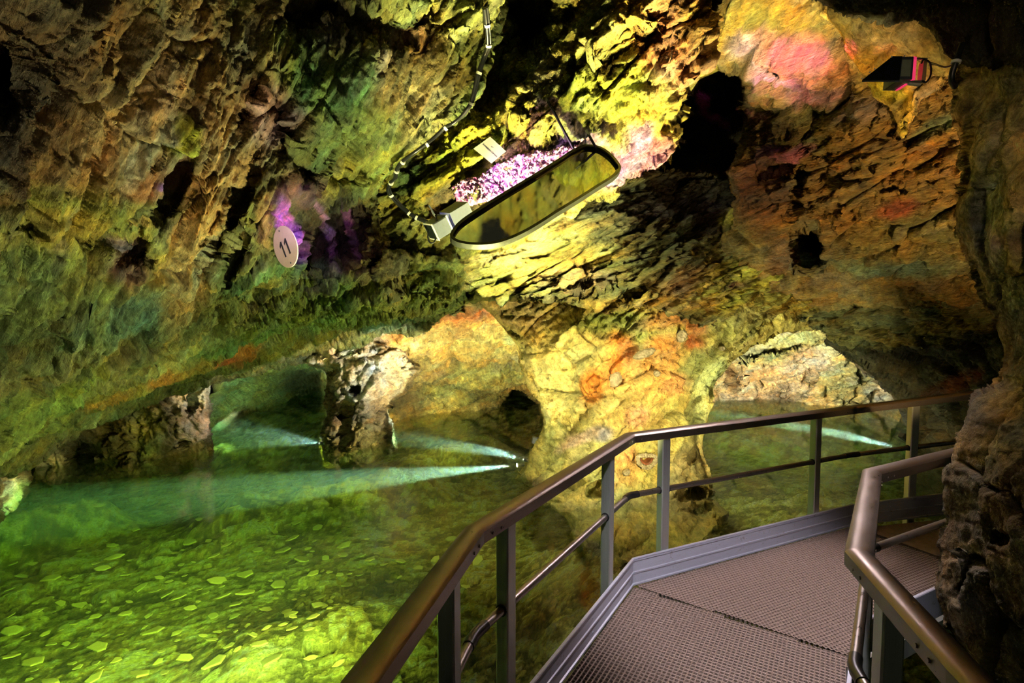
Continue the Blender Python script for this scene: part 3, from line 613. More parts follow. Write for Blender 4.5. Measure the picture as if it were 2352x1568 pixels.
tag(relief('ceiling', W_poly, W_ctrl, M['near'], step=3.2, thick=1.0, skirt=24, rnd=(20, .12), layers=W_layers, base=(.36, .26, .10), blobs=W_blobs, seed=130), kind='structure')

# near dark rock over the top right corner
V_poly = [(1780, -600), (1850, -60), (1872, -6), (1925, 24), (1975, 38), (2040, 56), (2096, 40), (2140, 66), (2165, 100), (2200, 140), (2240, 150), (2352, 160), (2800, 200), (2800, -600)]
V_ctrl = [(1800, -400, 2.0), (1900, 0, 2.8), (2050, 30, 2.7), (2200, 100, 2.4), (2400, 100, 2.0), (2600, -300, 1.6)]
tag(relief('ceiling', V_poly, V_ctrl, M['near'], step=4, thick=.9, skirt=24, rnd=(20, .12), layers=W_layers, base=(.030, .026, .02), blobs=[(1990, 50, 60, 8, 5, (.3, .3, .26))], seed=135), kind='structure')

# foreground rock on the right
T_poly = [(2240, 60), (2212, 120), (2196, 200), (2190, 262), (2204, 330), (2212, 420), (2200, 500), (2204, 560), (2240, 625), (2262, 690), (2296, 745), (2312, 800), (2306, 850), (2286, 880), (2248, 896), (2228, 940), (2206, 1000), (2192, 1050), (2174, 1090), (2170, 1150), (2176, 1190), (2158, 1240), (2154, 1320), (2150, 1360), (2168, 1410), (2200, 1470), (2230, 1568), (2300, 1800), (3000, 1900), (3000, -100)]
T_ctrl = [(2230, 100, 2.6), (2210, 300, 2.45), (2350, 300, 2.1), (2220, 560, 2.45), (2350, 600, 2.0), (2310, 830, 2.5), (2240, 950, 2.3), (2180, 1200, 2.35), (2350, 1100, 1.75), (2160, 1340, 2.35), (2350, 1400, 1.75), (2250, 1568, 2.1), (2700, 800, 1.3), (2700, 1600, 1.4), (2350, 870, 2.15)]
T_blobs = [(2280, 350, 90, 180, 0, (.34, .26, .12)), (2260, 560, 70, 60, 0, (.34, .22, .15)), (2330, 650, 60, 70, 0, (.28, .22, .10)), (2300, 900, 60, 50, 0, (.36, .24, .08)), (2250, 1030, 60, 50, 0, (.24, .17, .07)), (2240, 200, 40, 50, 0, (.36, .28, .10)), (2300, 500, 40, 40, 0, (.34, .3, .15)), (2210, 1256, 24, 10, 20, (.44, .34, .22)), (2300, 1290, 46, 16, 15, (.40, .30, .20)), (2310, 1500, 60, 60, 0, (.28, .24, .11))]
T_layers = [Nz((.8, .8, .8), .10, 143), Fc((.45, .4, .4), .10, 141, (0, 0, 0), off=.3), Nz((.22, .22, .22), .045, 145, oct=5), Fc((.12, .12, .10), .022, 142, off=.3, crack=.2), Nz((.035, .035, .035), .008, 146, oct=3)]
tag(relief('wall_right', T_poly, T_ctrl, M['near'], step=3.2, thick=.45, skirt=28, rnd=(26, .18), layers=T_layers, base=(.15, .115, .07), blobs=T_blobs, pits=[(2320, 1240, 40, 14, 5, .12), (2215, 1330, 8, 50, 10, .08), (2290, 875, 40, 10, 0, .12)], seed=140), kind='structure')

# ------------------------------------------------------------------ pool bed
def pool_bed():
    nu, nr = 760, 620
    az = np.linspace(-math.radians(64), math.radians(60), nu)
    rr = 1.2 * (19 / 1.2) ** np.linspace(0, 1, nr)
    A, R_ = np.meshgrid(az, rr); X = (np.sin(A) * R_).ravel(); Y = (np.cos(A) * R_).ravel()
    p = np.stack([X, Y, np.zeros_like(X)], -1)
    z = -1.75 + .18 * fbm(p / np.array([2.5, 2.5, 1]), 3, 7)
    # banks against the shores
    def bank(x0, y0, x1, y1, w, h):
        ex, ey = x1 - x0, y1 - y0; t = np.clip(((X - x0) * ex + (Y - y0) * ey) / (ex * ex + ey * ey), 0, 1)
        return h * np.exp(-((X - x0 - ex * t) ** 2 + (Y - y0 - ey * t) ** 2) / w ** 2)
    nz = fbm(p / .5, 3, 19) * .25
    z += (1 + nz * 1.6) * (bank(-4.6, 8.7, -2.0, 9.9, .7, .5) + bank(-1.9, 11.2, -.6, 12.4, .7, .5) + bank(-7.6, 7.5, -6.9, 8.4, .4, .5) + bank(-6.5, 12.0, -4.5, 12.8, .7, .5) + bank(-2.6, 5.2, -1.2, 6.0, .5, .25))
    z += .9 * np.exp(-((X - 1.6) ** 2 / 1.6 + (Y - 6.6) ** 2 / .8)) + .35 * np.exp(-((X - .9) ** 2 + (Y - 5.3) ** 2) / .8)
    z += .8 * np.clip((Y - 12.6) / 2, 0, 1) + .45 * np.exp(-((X - 5) ** 2 / 5 + (Y - 8.5) ** 2 / 6))
    # slabs, cobbles, grit
    q = np.stack([X * .92 + Y * .38, -X * .38 + Y * .92, np.zeros_like(X)], -1)
    m1 = np.clip(fbm(p / 1.3 + 3, 3, 11) * 2.2 + .25, 0, 1)
    z += m1 * .085 * facets(q / np.array([.55, .26, 1]), 201, off=.9, crack=.3, cw=.09)
    z += (.5 + m1 * .6) * .034 * facets(q / np.array([.22, .12, 1]), 202, off=.9, crack=.35, cw=.1)
    z += .013 * facets(q / np.array([.085, .055, 1]), 203, off=.9, crack=.4, cw=.12)
    z += .008 * fbm(p / .06, 3, 12)
    col = np.tile(np.array([.62, .50, .16]), (len(X), 1))
    w = np.clip(fbm(p / 1.1 + 8, 4, 14) * 2 + .5, 0, 1)[:, None]
    col = col * (1 - w) + np.array([.34, .33, .13]) * w
    w = np.clip(fbm(q / np.array([.5, .2, 1]) + 8, 3, 15) * 2.4 - .1, 0, 1)[:, None]
    col = col * (1 - w) + np.array([.72, .60, .22]) * w
    for (sz_, sd_, am_) in ((np.array([.22, .12, 1]), 202, .9), (np.array([.085, .055, 1]), 203, .8), (np.array([.55, .26, 1]), 201, .6)):
        w = facets(q / sz_, sd_, tilt=0, off=2., crack=0)
        col = col * np.exp(am_ * w)[:, None]
    col = np.clip(col, .02, .85)
    v = np.stack([X, Y, z], -1)
    I = np.arange(nu * nr).reshape(nr, nu)
    f = np.stack([I[:-1, :-1], I[:-1, 1:], I[1:, 1:], I[1:, :-1]], -1).reshape(-1, 4)
    o = mesh_np('floor', v, f, M['bed'], None, True, col); tag(o, kind='structure')
    return v
BEDV = pool_bed()
_bg = {}
for _i in range(0, len(BEDV), 3):
    _k = (int(BEDV[_i, 0] * 8), int(BEDV[_i, 1] * 8)); _bg[_k] = max(_bg.get(_k, -9), float(BEDV[_i, 2]))
def bed_z(x, y):
    return _bg.get((int(x * 8), int(y * 8)), -1.75)
# ------------------------------------------------------------------ loose flat stones on the bed
def slab_proto(seed, rx, ry, h):
    rnd = random.Random(seed); n = rnd.choice((5, 6, 7)); angs = sorted(rnd.uniform(0, 6.283) for _ in range(n))
    angs = [2 * math.pi * (i + rnd.uniform(-.3, .3)) / n for i in range(n)]
    rad = [rnd.uniform(.72, 1.05) for _ in range(n)]
    mb = MB(); rings = []
    for (zz, sc) in ((0, .92), (h * .25, 1.0), (h * .8, .97), (h, .84)):
        rings.append([(math.cos(a) * rx * r * sc, math.sin(a) * ry * r * sc, zz + .12 * h * math.sin(a * 2 + seed)) for a, r in zip(angs, rad)])
    vs = [q for r_ in rings for q in r_]; fs = []
    for k in range(3):
        for i in range(n): fs.append((k * n + i, k * n + (i + 1) % n, (k + 1) * n + (i + 1) % n, (k + 1) * n + i))
    fs += [tuple(range(n - 1, -1, -1)), tuple(range(3 * n, 4 * n))]
    mb.add(vs, fs); return mb
stone_m = []
for i, c in enumerate(((.80, .70, .34), (.66, .60, .26), (.54, .52, .24))):
    stone_m.append(plain('stone_%s' % 'abc'[i], c, .75, var=.35))
protos = []
rs = random.Random(5)
for i in range(8):
    o = slab_proto(i, 1., rs.uniform(.45, .7), .22).build('flat_stone', stone_m[i % 3]); protos.append(o)
cnt = 0; placed = []
while cnt < 240:
    px = rs.uniform(20, 900) if rs.random() < .75 else rs.uniform(480, 1160); py = rs.uniform(1130, 1560) if rs.random() < .8 else rs.uniform(960, 1130)
    q = onz(px, py, -1.7)
    if q.y > 13 or (px > 800 and py > 1350): continue
    s = rs.choice((.035, .04, .05, .06, .07, .09, .12)) * (1 + (q.y - 4) * .05)
    if any((q.x - a) ** 2 + (q.y - b) ** 2 < (s + c_ + .01) ** 2 for a, b, c_ in placed) or q.y > 8.4: continue
    placed.append((q.x, q.y, s))
    o = protos[cnt] if cnt < 8 else protos[cnt % 8].copy()
    if cnt >= 8: COL.objects.link(o)
    o.scale = (s, s, s * .8); o.location = (q.x, q.y, bed_z(q.x, q.y) + s * .02)
    o.rotation_euler = (rs.uniform(-.25, .25), rs.uniform(-.25, .25), rs.gauss(.45, .5))
    tag(o, 'pale yellow-green flat stone lying on the flooded pool bed', 'stone', 'flat stones on the pool bed')
    cnt += 1

# ------------------------------------------------------------------ water
def water():
    g = N('pool_water')
    tc = g.n('TexCoord'); mp = g.n('Mapping'); mp.inputs['Scale'].default_value = (1, .55, 1); g.l(tc.outputs['Object'], mp.inputs['Vector'])
    n1 = noise(g, mp.outputs[0], 2.2, 3, .5)
    bp = g.n('Bump'); bp.inputs['Distance'].default_value = .010; bp.inputs['Strength'].default_value = .6; g.l(n1, bp.inputs['Height'])
    fr = g.n('Fresnel'); fr.inputs['IOR'].default_value = 1.33; g.l(bp.outputs[0], fr.inputs['Normal'])
    gl = g.n('BsdfGlossy'); gl.inputs['Roughness'].default_value = .055; g.l(bp.outputs[0], gl.inputs['Normal'])
    tr = g.n('BsdfTransparent'); mx = g.n('MixShader')
    g.l(mathn(g, 'MINIMUM', mathn(g, 'MULTIPLY', fr.outputs[0], 1.6), .6), mx.inputs[0]); g.l(tr.outputs[0], mx.inputs[1]); g.l(gl.outputs[0], mx.inputs[2])
    g.l(mx.outputs[0], g.out.inputs['Surface'])
    ab = g.n('VolumeAbsorption'); ab.inputs['Color'].default_value = (.68, .94, .36, 1); ab.inputs['Density'].default_value = .40
    sc = g.n('VolumeScatter'); sc.inputs['Color'].default_value = (.74, 1., .88, 1); sc.inputs['Density'].default_value = .030; sc.inputs['Anisotropy'].default_value = .1
    ad = g.n('AddShader'); g.l(ab.outputs[0], ad.inputs[0]); g.l(sc.outputs[0], ad.inputs[1]); g.l(ad.outputs[0], g.out.inputs['Volume'])
    mb = MB()
    x0, x1, y0, y1, z0 = -16, 16, -1.5, 21, -3.2
    mb.add([(x0, y0, z0), (x1, y0, z0), (x1, y1, z0), (x0, y1, z0), (x0, y0, WATER), (x1, y0, WATER), (x1, y1, WATER), (x0, y1, WATER)],
           [(3, 2, 1, 0), (4, 5, 6, 7), (0, 1, 5, 4), (1, 2, 6, 5), (2, 3, 7, 6), (3, 0, 4, 7)])
    o = mb.build('water', g.m); tag(o, kind='structure')
water()

# ------------------------------------------------------------------ walkway
R = [Vector((-1.05, -1.7, 1.05)), Vector((-.148, 1.985, 1.05)), Vector((.806, 3.525, 1.05)), Vector((2.98, 4.53, 1.05)), Vector((4.08, 4.55, 1.18)), Vector((5.6, 4.55, 1.36))]
RAILP = [(-.043, -.055), (-.043, -.008), (-.036, .0), (-.02, .006), (0, .008), (.02, .006), (.036, .0), (.043, -.008), (.043, -.055)]
def tubep(r, n=14): return [(math.cos(2 * math.pi * k / n) * r, math.sin(2 * math.pi * k / n) * r) for k in range(n)]
def along(a, b, t): return a + (b - a) * t
def at_px(a, b, px):
    """the point of the run a-b that stands at this column of the photograph"""
    best = None
    for i in range(2001):
        q = along(a, b, i / 2000); v = q - Vector((0, 0, CAMZ)); z = v.y * CT - v.z * ST
        if z < .2: continue
        x = CX + F * v.x / z
        if best is None or abs(x - px) < best[0]: best = (abs(x - px), q)
    return best[1]

def railing(name, path, posts, label, mid_off=-.43, floor_z=None, toe_side=1, toe_skip=(), couplers=()):
    root = empty(name, (path[1].x, path[1].y, 0.0)); tag(root, label, 'railing')
    for i in range(len(path) - 1):
        a, b = path[i], path[i + 1]
        mb = MB()
        # mitred segment: build the whole sweep but keep one bay
        full = MB().sweep([(u, w) for u, w in RAILP], path)
        n = len(RAILP)
        mb.v = full.v[i * n:(i + 2) * n]; mb.f = [(k, (k + 1) % n, n + (k + 1) % n, n + k) for k in range(n)] + [tuple(range(n - 1, -1, -1)), tuple(range(n, 2 * n))]
        d = (b - a).normalized(); s = Vector((d.y, -d.x, 0)).normalized()
        for (e, sg) in ((a, 1), (b, -1)):      # screw heads near the joints
            for t in (.07, .13):
                c = e + d * sg * t + s * (-.0435) + Vector((0, 0, -.035)); mb.tube([c - s * .004, c + s * .003], .006, 8)
                c = e + d * sg * t + s * (.0435) + Vector((0, 0, -.035)); mb.tube([c - s * .003, c + s * .004], .006, 8)
        o = mb.build('handrail', M['rail'], root); autosmooth(o, 30)
        # tube
        za = Vector((0, 0, mid_off))
        tb = MB().tube([a + za + d * .05, b + za - d * .05], .020, 16).build('middle_rail', M['tube'], root); autosmooth(tb)
    for i in range(1, len(path) - 1):
        c = path[i] + Vector((0, 0, mid_off)); d0 = (path[i] - path[i - 1]).normalized(); d1 = (path[i + 1] - path[i]).normalized()
        o = MB().tube([c - d0 * .075, c - d0 * .02, c + d1 * .02, c + d1 * .075], .0235, 16).build('coupler', M['black'], root); autosmooth(o, 40)
    for (q, d, zf) in posts:
        s = math.atan2(d.y, d.x); Mz = Matrix.Rotation(s, 3, 'Z')
        top = q.z - .05; mb = MB().box((q.x, q.y, (top + zf) / 2), (.07, .062, top - zf), Mz, .006)
        o = mb.build('post', M['alu'], root)
        rg = MB(); c = Vector((q.x, q.y, q.z + mid_off))
        for sg in (-1, 1): rg.tube([c + d * sg * .034, c + d * sg * .042], .026, 14)
        rg.build('collar', M['black'], root)
    return root

def sub(a, b):
    return (b - a).normalized()
lp = []
for (i, px) in ((0, 1030), (1, 1162), (1, 1397), (2, 1526), (2, 1876), (3, 2100)):
    q = at_px(R[i], R[i + 1], px); lp.append((q, sub(R[i], R[i + 1]), -.16))
lp.append((along(R[4], R[5], .5), sub(R[4], R[5]), 0)); lp.append((along(R[0], R[1], .35), sub(R[0], R[1]), -.16)); 
rail_a = railing('walkway_railing', R, lp, 'long angled metal railing along the pool edge of the walkway')

# toe boards: three-ribbed kick plates on the deck side
TOEP = [(0, 0), (.014, .0), (.014, .012), (.006, .016), (.006, .078), (.012, .082), (.012, .094), (.006, .098), (.006, .165), (.012, .170), (.012, .184), (.016, .188), (.014, .194), (0, .194), (-.004, .19), (-.004, 0)]
T_path = [Vector((q.x, q.y, 0)) for q in R]
T_path[3].z = 0; T_path[4].z = .125; T_path[5].z = .31
def toe(path, side, root, prof=TOEP):
    n = len(prof)
    pr = [(side * (u + .034), w) for u, w in prof]
    full = MB().sweep(pr, path)
    for i in range(len(path) - 1):
        mb = MB(); mb.v = full.v[i * n:(i + 2) * n]; mb.f = [(k, (k + 1) % n, n + (k + 1) % n, n + k) for k in range(n)] + [tuple(range(n - 1, -1, -1)), tuple(range(n, 2 * n))]
        a, b = path[i], path[i + 1]; d = (b - a).normalized(); s = Vector((d.y, -d.x, 0)).normalized() * side
        L = (b - a).length; t = .35
        while t < L:
            for h in (.045, .13):
                c = a + d * t + s * .040 + Vector((0, 0, h)); mb.tube([c - s * .002, c + s * .003], .0055, 8)
            t += .75
        mb.build('toe_board', M['toe'], root)
toe(T_path, 1, rail_a)

Q = [Vector((3.6, 3.58, 1.05)), Vector((1.90, 2.71, 1.05)), Vector((1.222, 1.79, 1.05)), Vector((1.08, 1.19, 1.05)), Vector((.62, -1.6, 1.05))]
qp = [(Vector((1.80, 2.575, 1.05)), sub(Q[1], Q[2]), -.16), (Vector((1.178, 1.575, 1.05)), sub(Q[2], Q[3]), -.16), (along(Q[0], Q[1], .35), sub(Q[0], Q[1]), -.16), (along(Q[3], Q[4], .5), sub(Q[3], Q[4]), -.16)]
rail_b = railing('walkway_railing', Q, qp, 'short angled metal railing beside the near dark rock, right of the walkway')
toe([Vector((q.x, q.y, 0)) for q in Q[:3]] + [Vector((Q[3].x, Q[3].y, 0)), Vector((Q[4].x, Q[4].y, 0))], 1, rail_b)

# grating
def inside(p, poly):
    c = False; n = len(poly)
    for i in range(n):
        x0, y0 = poly[i]; x1, y1 = poly[(i + 1) % n]
        if (y0 > p[1]) != (y1 > p[1]) and p[0] < (x1 - x0) * (p[1] - y0) / (y1 - y0) + x0: c = not c
    return c
def grating(poly, ang, pitch, hole, stagger, label, thick=.022):
    a = math.radians(ang); ux = np.array([math.cos(a), math.sin(a)]); uy = np.array([-math.sin(a), math.cos(a)])
    P2 = np.array(poly); U = P2 @ ux; V = P2 @ uy
    iu = np.arange(int(U.min() / pitch[0]) - 1, int(U.max() / pitch[0]) + 2); iv = np.arange(int(V.min() / pitch[1]) - 1, int(V.max() / pitch[1]) + 2)
    C = []
    for j in iv:
        for i in iu:
            cu = (i + (.5 if (stagger and j % 2) else 0)) * pitch[0]; cv = j * pitch[1]
            C.append((cu, cv))
    C = np.array(C); W = C[:, :1] * ux + C[:, 1:] * uy
    ok = np.array([inside(w, poly) for w in W]); C = C[ok]
    px, py = pitch[0] / 2, pitch[1] / 2; hx, hy = hole[0] / 2, hole[1] / 2; c = min(hx, hy) * .5
    outer = [(px, 0), (px, py), (0, py), (-px, py), (-px, 0), (-px, -py), (0, -py), (px, -py)]
    inner = [(hx, 0), (hx - c * .5, hy - c * .5), (0, hy), (-hx + c * .5, hy - c * .5), (-hx, 0), (-hx + c * .5, -hy + c * .5), (0, -hy), (hx - c * .5, -hy + c * .5)]
    loc = np.array([(x, y, -.0012) for x, y in outer] + [(x * 1.12, y * 1.12, .0022) for x, y in inner] + [(x, y, 0) for x, y in inner] + [(x, y, -thick) for x, y in inner])
    n = len(C)
    uv = C[:, None, :] + loc[None, :, :2]
    xy = uv[..., :1] * ux + uv[..., 1:] * uy
    v = np.concatenate([xy, np.broadcast_to(loc[None, :, 2:], (n, 32, 1)) + .0], -1).reshape(-1, 3)
    fl = []
    for r_ in range(3):
        for k in range(8): fl.append((r_ * 8 + k, r_ * 8 + (k + 1) % 8, r_ * 8 + 8 + (k + 1) % 8, r_ * 8 + 8 + k))
    fl = np.array(fl); f = (fl[None] + (np.arange(n) * 32)[:, None, None]).reshape(-1, 4)
    o = mesh_np('grating_panel', v, f, M['grate'], None, False)
    tag(o, label, 'grating'); return o
d1 = (R[2] - R[1]).normalized(); d2 = (R[3] - R[2]).normalized(); angA = math.degrees(math.atan2(d1.y, d1.x)); angB = math.degrees(math.atan2(d2.y, d2.x))
Tin = [Vector((q.x, q.y, 0)) for q in R]
def offs(path, o):
    out = []
    for i, q in enumerate(path):
        d0 = (path[i] - path[i - 1]) if i else (path[1] - path[0]); d1 = (path[i + 1] - path[i]) if i < len(path) - 1 else d0
        d0 = Vector((d0.x, d0.y, 0)).normalized(); d1 = Vector((d1.x, d1.y, 0)).normalized(); h0 = Vector((d0.y, -d0.x, 0)); h1 = Vector((d1.y, -d1.x, 0))
        m = (h0 + h1).normalized(); m = m / max(.3, m.dot(h0)); out.append((q.x + m.x * o, q.y + m.y * o))
    return out
RI = offs(R, .062); QI = offs(Q, .062)
Tm = (QI[1][0] * .52 + QI[2][0] * .48, QI[1][1] * .52 + QI[2][1] * .48)
sx, sy = RI[2][0] - QI[1][0], RI[2][1] - QI[1][1]; sl = math.hypot(sx, sy); gx_, gy_ = -sy / sl * .012, sx / sl * .012
grating([RI[0], RI[1], (RI[2][0] + gx_, RI[2][1] + gy_), (QI[1][0] + gx_, QI[1][1] + gy_), QI[2], QI[3], QI[4]], angA, (.026, .0235), (.0185, .0165), False, 'brown perforated metal grating panel at the near end of the walkway')
ex0 = (RI[3][0] - .02, RI[3][1] - .01)
grating([(RI[2][0] - gx_, RI[2][1] - gy_), ex0, (3.22, 3.98), (3.40, 3.60), (QI[1][0] - gx_, QI[1][1] - gy_)], angB, (.025, .0235), (.0165, .0145), True, 'brown perforated metal grating panel at the bend of the walkway')
# concrete ramp at the far end
mb = MB(); mb.add([(3.03, 4.44, .0), (3.28, 3.94, .0), (3.5, 3.68, .0), (6, 3.68, .30), (6, 4.45, .32), (3.03, 4.44, -.25), (3.28, 3.94, -.25), (3.5, 3.68, -.25), (6, 3.68, -.25), (6, 4.45, -.25)],
    [(0, 1, 2, 3, 4), (9, 8, 7, 6, 5), (0, 5, 6, 1), (1, 6, 7, 2), (2, 7, 8, 3), (3, 8, 9, 4), (4, 9, 5, 0)])
tag(mb.build('concrete_ramp', M['conc']), 'brown concrete ramp where the grating ends behind the short railing', 'ramp')
# carriers under the deck
mb = MB()
for (a, b) in ((R[0], R[1]), (R[1], R[2]), (R[2], R[3])):
    a2 = Vector((a.x, a.y, -.10)); b2 = Vector((b.x, b.y, -.10)); d = (b2 - a2).normalized(); L = (b2 - a2).length; c = (a2 + b2) / 2 + Vector((d.y, -d.x, 0)) * .06
    mb.box(c, (L - .1, .05, .12), Matrix.Rotation(math.atan2(d.y, d.x), 3, 'Z'))
for (a, b) in ((Q[0], Q[1]), (Q[1], Q[2]), (Q[2], Q[3]), (Q[3], Q[4])):
    a2 = Vector((a.x, a.y, -.10)); b2 = Vector((b.x, b.y, -.10)); d = (b2 - a2).normalized(); L = (b2 - a2).length; c = (a2 + b2) / 2 + Vector((d.y, -d.x, 0)) * .06
    mb.box(c, (L - .1, .05, .12), Matrix.Rotation(math.atan2(d.y, d.x), 3, 'Z'))
for (x, y) in ((-.1, .4), (.75, 3.2), (2.9, 4.3), (1.1, 1.7), (1.95, 2.85), (.75, .4)):
    mb.box((x, y, -.95), (.08, .08, 1.6))
tag(mb.build('walkway_beams', M['alu']), 'metal carrier beams and feet under the grating walkway', 'beam')
# ------------------------------------------------------------------ fittings
RT = Vector((1, 0, 0)); UP = Vector((0, ST, CT)); FW = Vector((0, CT, -ST))
def basis(x, y, z):
    """matrix whose columns are three directions"""
    m = Matrix((x, y, z)).transposed(); return m
def crom(pts, n=6, closed=False):
    pts = [Vector(q) for q in pts]; out = []; m = len(pts)
    for i in range(m if closed else m - 1):
        if closed: p0, p1, p2, p3 = pts[i - 1], pts[i], pts[(i + 1) % m], pts[(i + 2) % m]
        else: p0, p1, p2, p3 = pts[max(i - 1, 0)], pts[i], pts[i + 1], pts[min(i + 2, m - 1)]
        for k in range(n):
            t = k / n
            out.append(.5 * ((2 * p1) + (p2 - p0) * t + (2 * p0 - 5 * p1 + 4 * p2 - p3) * t * t + (3 * p1 - p0 - 3 * p2 + p3) * t ** 3))
    if not closed: out.append(pts[-1])
    return out
def text(name, body, size, M3, loc, mat, parent, ext=.0012, width=1.0):
    cu = bpy.data.curves.new(name, 'FONT'); cu.body = body; cu.size = size; cu.align_x = 'CENTER'; cu.align_y = 'CENTER'; cu.extrude = ext
    tmp = bpy.data.objects.new('tmp', cu); COL.objects.link(tmp)
    bpy.context.view_layer.update()
    me = bpy.data.meshes.new_from_object(tmp.evaluated_get(bpy.context.evaluated_depsgraph_get()))
    bpy.data.objects.remove(tmp); bpy.data.curves.remove(cu); me.name = name; me.materials.clear(); me.materials.append(mat)
    o = bpy.data.objects.new(name, me); link(o, parent)
    m = M3.to_4x4(); m.translation = loc
    o.matrix_parent_inverse = Matrix.Identity(4)
    o.matrix_basis = (Matrix.Translation(-parent.location) @ m) @ Matrix.Diagonal((width, 1, 1, 1))
    return o

# mirror hung under the druse
mc = P(1230, 455, 4.5); mn = Vector((.10, -.78, .62)).normalized()
mir = empty('viewing_mirror', mc); tag(mir, 'long rounded mirror in a dark frame hanging tilted below the purple crystals', 'mirror')
opx = [(1034, 550), (1040, 532), (1060, 511), (1100, 484), (1160, 446), (1220, 410), (1280, 372), (1314, 350), (1344, 339), (1376, 343), (1402, 360), (1422, 384), (1423, 397), (1408, 413), (1378, 432), (1330, 463), (1280, 494), (1240, 520), (1200, 543), (1160, 560), (1126, 568), (1085, 569), (1050, 563)]
op = crom([onplane(x, y, mc, mn) for x, y in opx], 4, True)
cen = sum(op, Vector()) / len(op)
def ring_band(pts, inner, outer, h0, h1):
    """flat band frame with real depth, around a closed outline lying in the mirror plane"""
    n = len(pts); mb = MB(); vs = []
    for i, q in enumerate(pts):
        t = (pts[(i + 1) % n] - pts[i - 1]).normalized(); s = t.cross(mn).normalized()
        if s.dot(q - cen) < 0: s = -s
        for (a, h) in ((inner, h1), (outer, h1), (outer, h0), (inner, h0)): vs.append(q + s * a + mn * h)
    fs = [(i * 4 + k, i * 4 + (k + 1) % 4, ((i + 1) % n) * 4 + (k + 1) % 4, ((i + 1) % n) * 4 + k) for i in range(n) for k in range(4)]
    return mb.add(vs, fs)
autosmooth(ring_band(op, -.026, 0, -.02, .035).build('frame', M['frame'], mir))
autosmooth(ring_band(op, -.038, -.030, -.01, .012).build('seal', M['black'], mir))
g = N('mirror_glass'); tc = g.n('TexCoord'); a = noise(g, tc.outputs['Object'], 4, 6, .7)
bs = g.n('BsdfPrincipled'); bs.inputs['Metallic'].default_value = 1; bs.inputs['Base Color'].default_value = (.80, .82, .66, 1)
g.l(maprange(g, a, .35, .7, .02, .12), bs.inputs['Roughness']); g.l(bs.outputs[0], g.out.inputs['Surface'])
pane_m = g.m
ring = []
n = len(op)
for i, q in enumerate(op):
    t = (op[(i + 1) % n] - op[i - 1]).normalized(); s = t.cross(mn).normalized()
    if s.dot(q - cen) < 0: s = -s
    ring.append(q - s * .028 + mn * .002)
MB().prism(ring, -mn * .008).build('mirror_pane', pane_m, mir)
for (pa, pb, da) in (((1255, 226), (1320, 346), 5.05), ((1345, 296), (1372, 345), 5.0)):
    a0 = surf(pa[0], pa[1], ['ceiling'], 9, .03); b0 = onplane(pb[0], pb[1], mc, mn)
    autosmooth(MB().tube([a0, b0], .012, 10).build('hanger_rod', M['frame'], mir))

# amethyst druse above the mirror
am_poly = [(1040, 430), (1058, 412), (1100, 404), (1122, 386), (1160, 366), (1200, 350), (1232, 344), (1262, 346), (1296, 334), (1322, 334), (1345, 345), (1330, 368), (1290, 395), (1230, 425), (1170, 452), (1120, 462), (1085, 470), (1050, 462)]
ctr = []
for (x, y) in am_poly + [(1100, 430), (1150, 410), (1200, 390), (1250, 375), (1300, 350)]:
    ctr.append((x, y, surf(x, y, ['ceiling'], 9).y - .05))
dr = relief('amethyst_druse', am_poly, ctr, M['amethyst'], step=2.2, thick=.35, skirt=12, rnd=(10, .05), warp=3, layers=[Fc((.12, .12, .12), .05, 301, tilt=1.2), Fc((.045, .045, .045), .030, 302, tilt=1.6, crack=.5)], base=(.6, .4, .7), seed=300)
tag(dr, 'glittering violet and white crystal band in the yellow rock above the mirror', 'crystals')
rc = random.Random(8); mb = MB(); k = 0
while k < 260:
    x, y = rc.uniform(1045, 1335), rc.uniform(336, 462)
    if sdf(np.array([x]), np.array([y]), am_poly)[0] > -4: continue
    t = (y - (430 - (x - 1040) * .33)) / 30
    q = surf(x, y, ['amethyst_druse'], 6)
    ax = (Vector((rc.gauss(0, .35), -1 + rc.gauss(0, .2), -.25 + rc.gauss(0, .35)))).normalized()
    L = rc.uniform(.02, .055); r0 = L * rc.uniform(.22, .34)
    s_ = ax.cross(Vector((0, 0, 1))).normalized(); u_ = s_.cross(ax)
    vs = []
    for (h, rr) in ((-.02, r0), (L * .6, r0)):
        for j in range(6): vs.append(q + ax * h + (s_ * math.cos(j * math.pi / 3) + u_ * math.sin(j * math.pi / 3)) * rr)
    vs.append(q + ax * L)
    mb.add(vs, [(j, (j + 1) % 6, 6 + (j + 1) % 6, 6 + j) for j in range(6)] + [(6 + j, 6 + (j + 1) % 6, 12) for j in range(6)]); k += 1
cr = mb.build('crystal_points', M['amethyst'], dr); tag(cr, kind='stuff')

# name plate of the druse
sp = surf(1125, 344, ['ceiling'], 30, .06); cs = [(1087.5, 341), (1125.7, 313.7), (1162.5, 347.3), (1128.8, 375)]
sn = Vector((.05, -1, -.12)).normalized(); cw_ = [onplane(x, y, sp, sn) for x, y in cs]
sg = empty('sign_plate', sp); tag(sg, 'small square white plate lettered Amethyst-Druse, tilted on the yellow rock', 'sign')
MB().prism(cw_, -sn * -.0 + sn * -.012).build('plate', M['sign'], sg)
xd = (cw_[2] - cw_[1]).normalized(); yd = -(cw_[3] - cw_[2]).normalized(); yd = (yd - xd * yd.dot(xd)).normalized(); zd = xd.cross(yd)
if zd.dot(sn) < 0: pass
sc_ = (cw_[0] + cw_[1] + cw_[2] + cw_[3]) / 4
text('lettering', 'Amethyst-Druse', .026, basis(xd, yd, zd), sc_ + sn * .002 - yd * .005, M['ink'], sg)
mk = sc_ + yd * .03 + sn * .001
MB().tube([mk - xd * .012 - yd * .004, mk - xd * .002 + yd * .004, mk + xd * .008 + yd * .004], .0022, 6).build('symbol', M['ink'], sg)

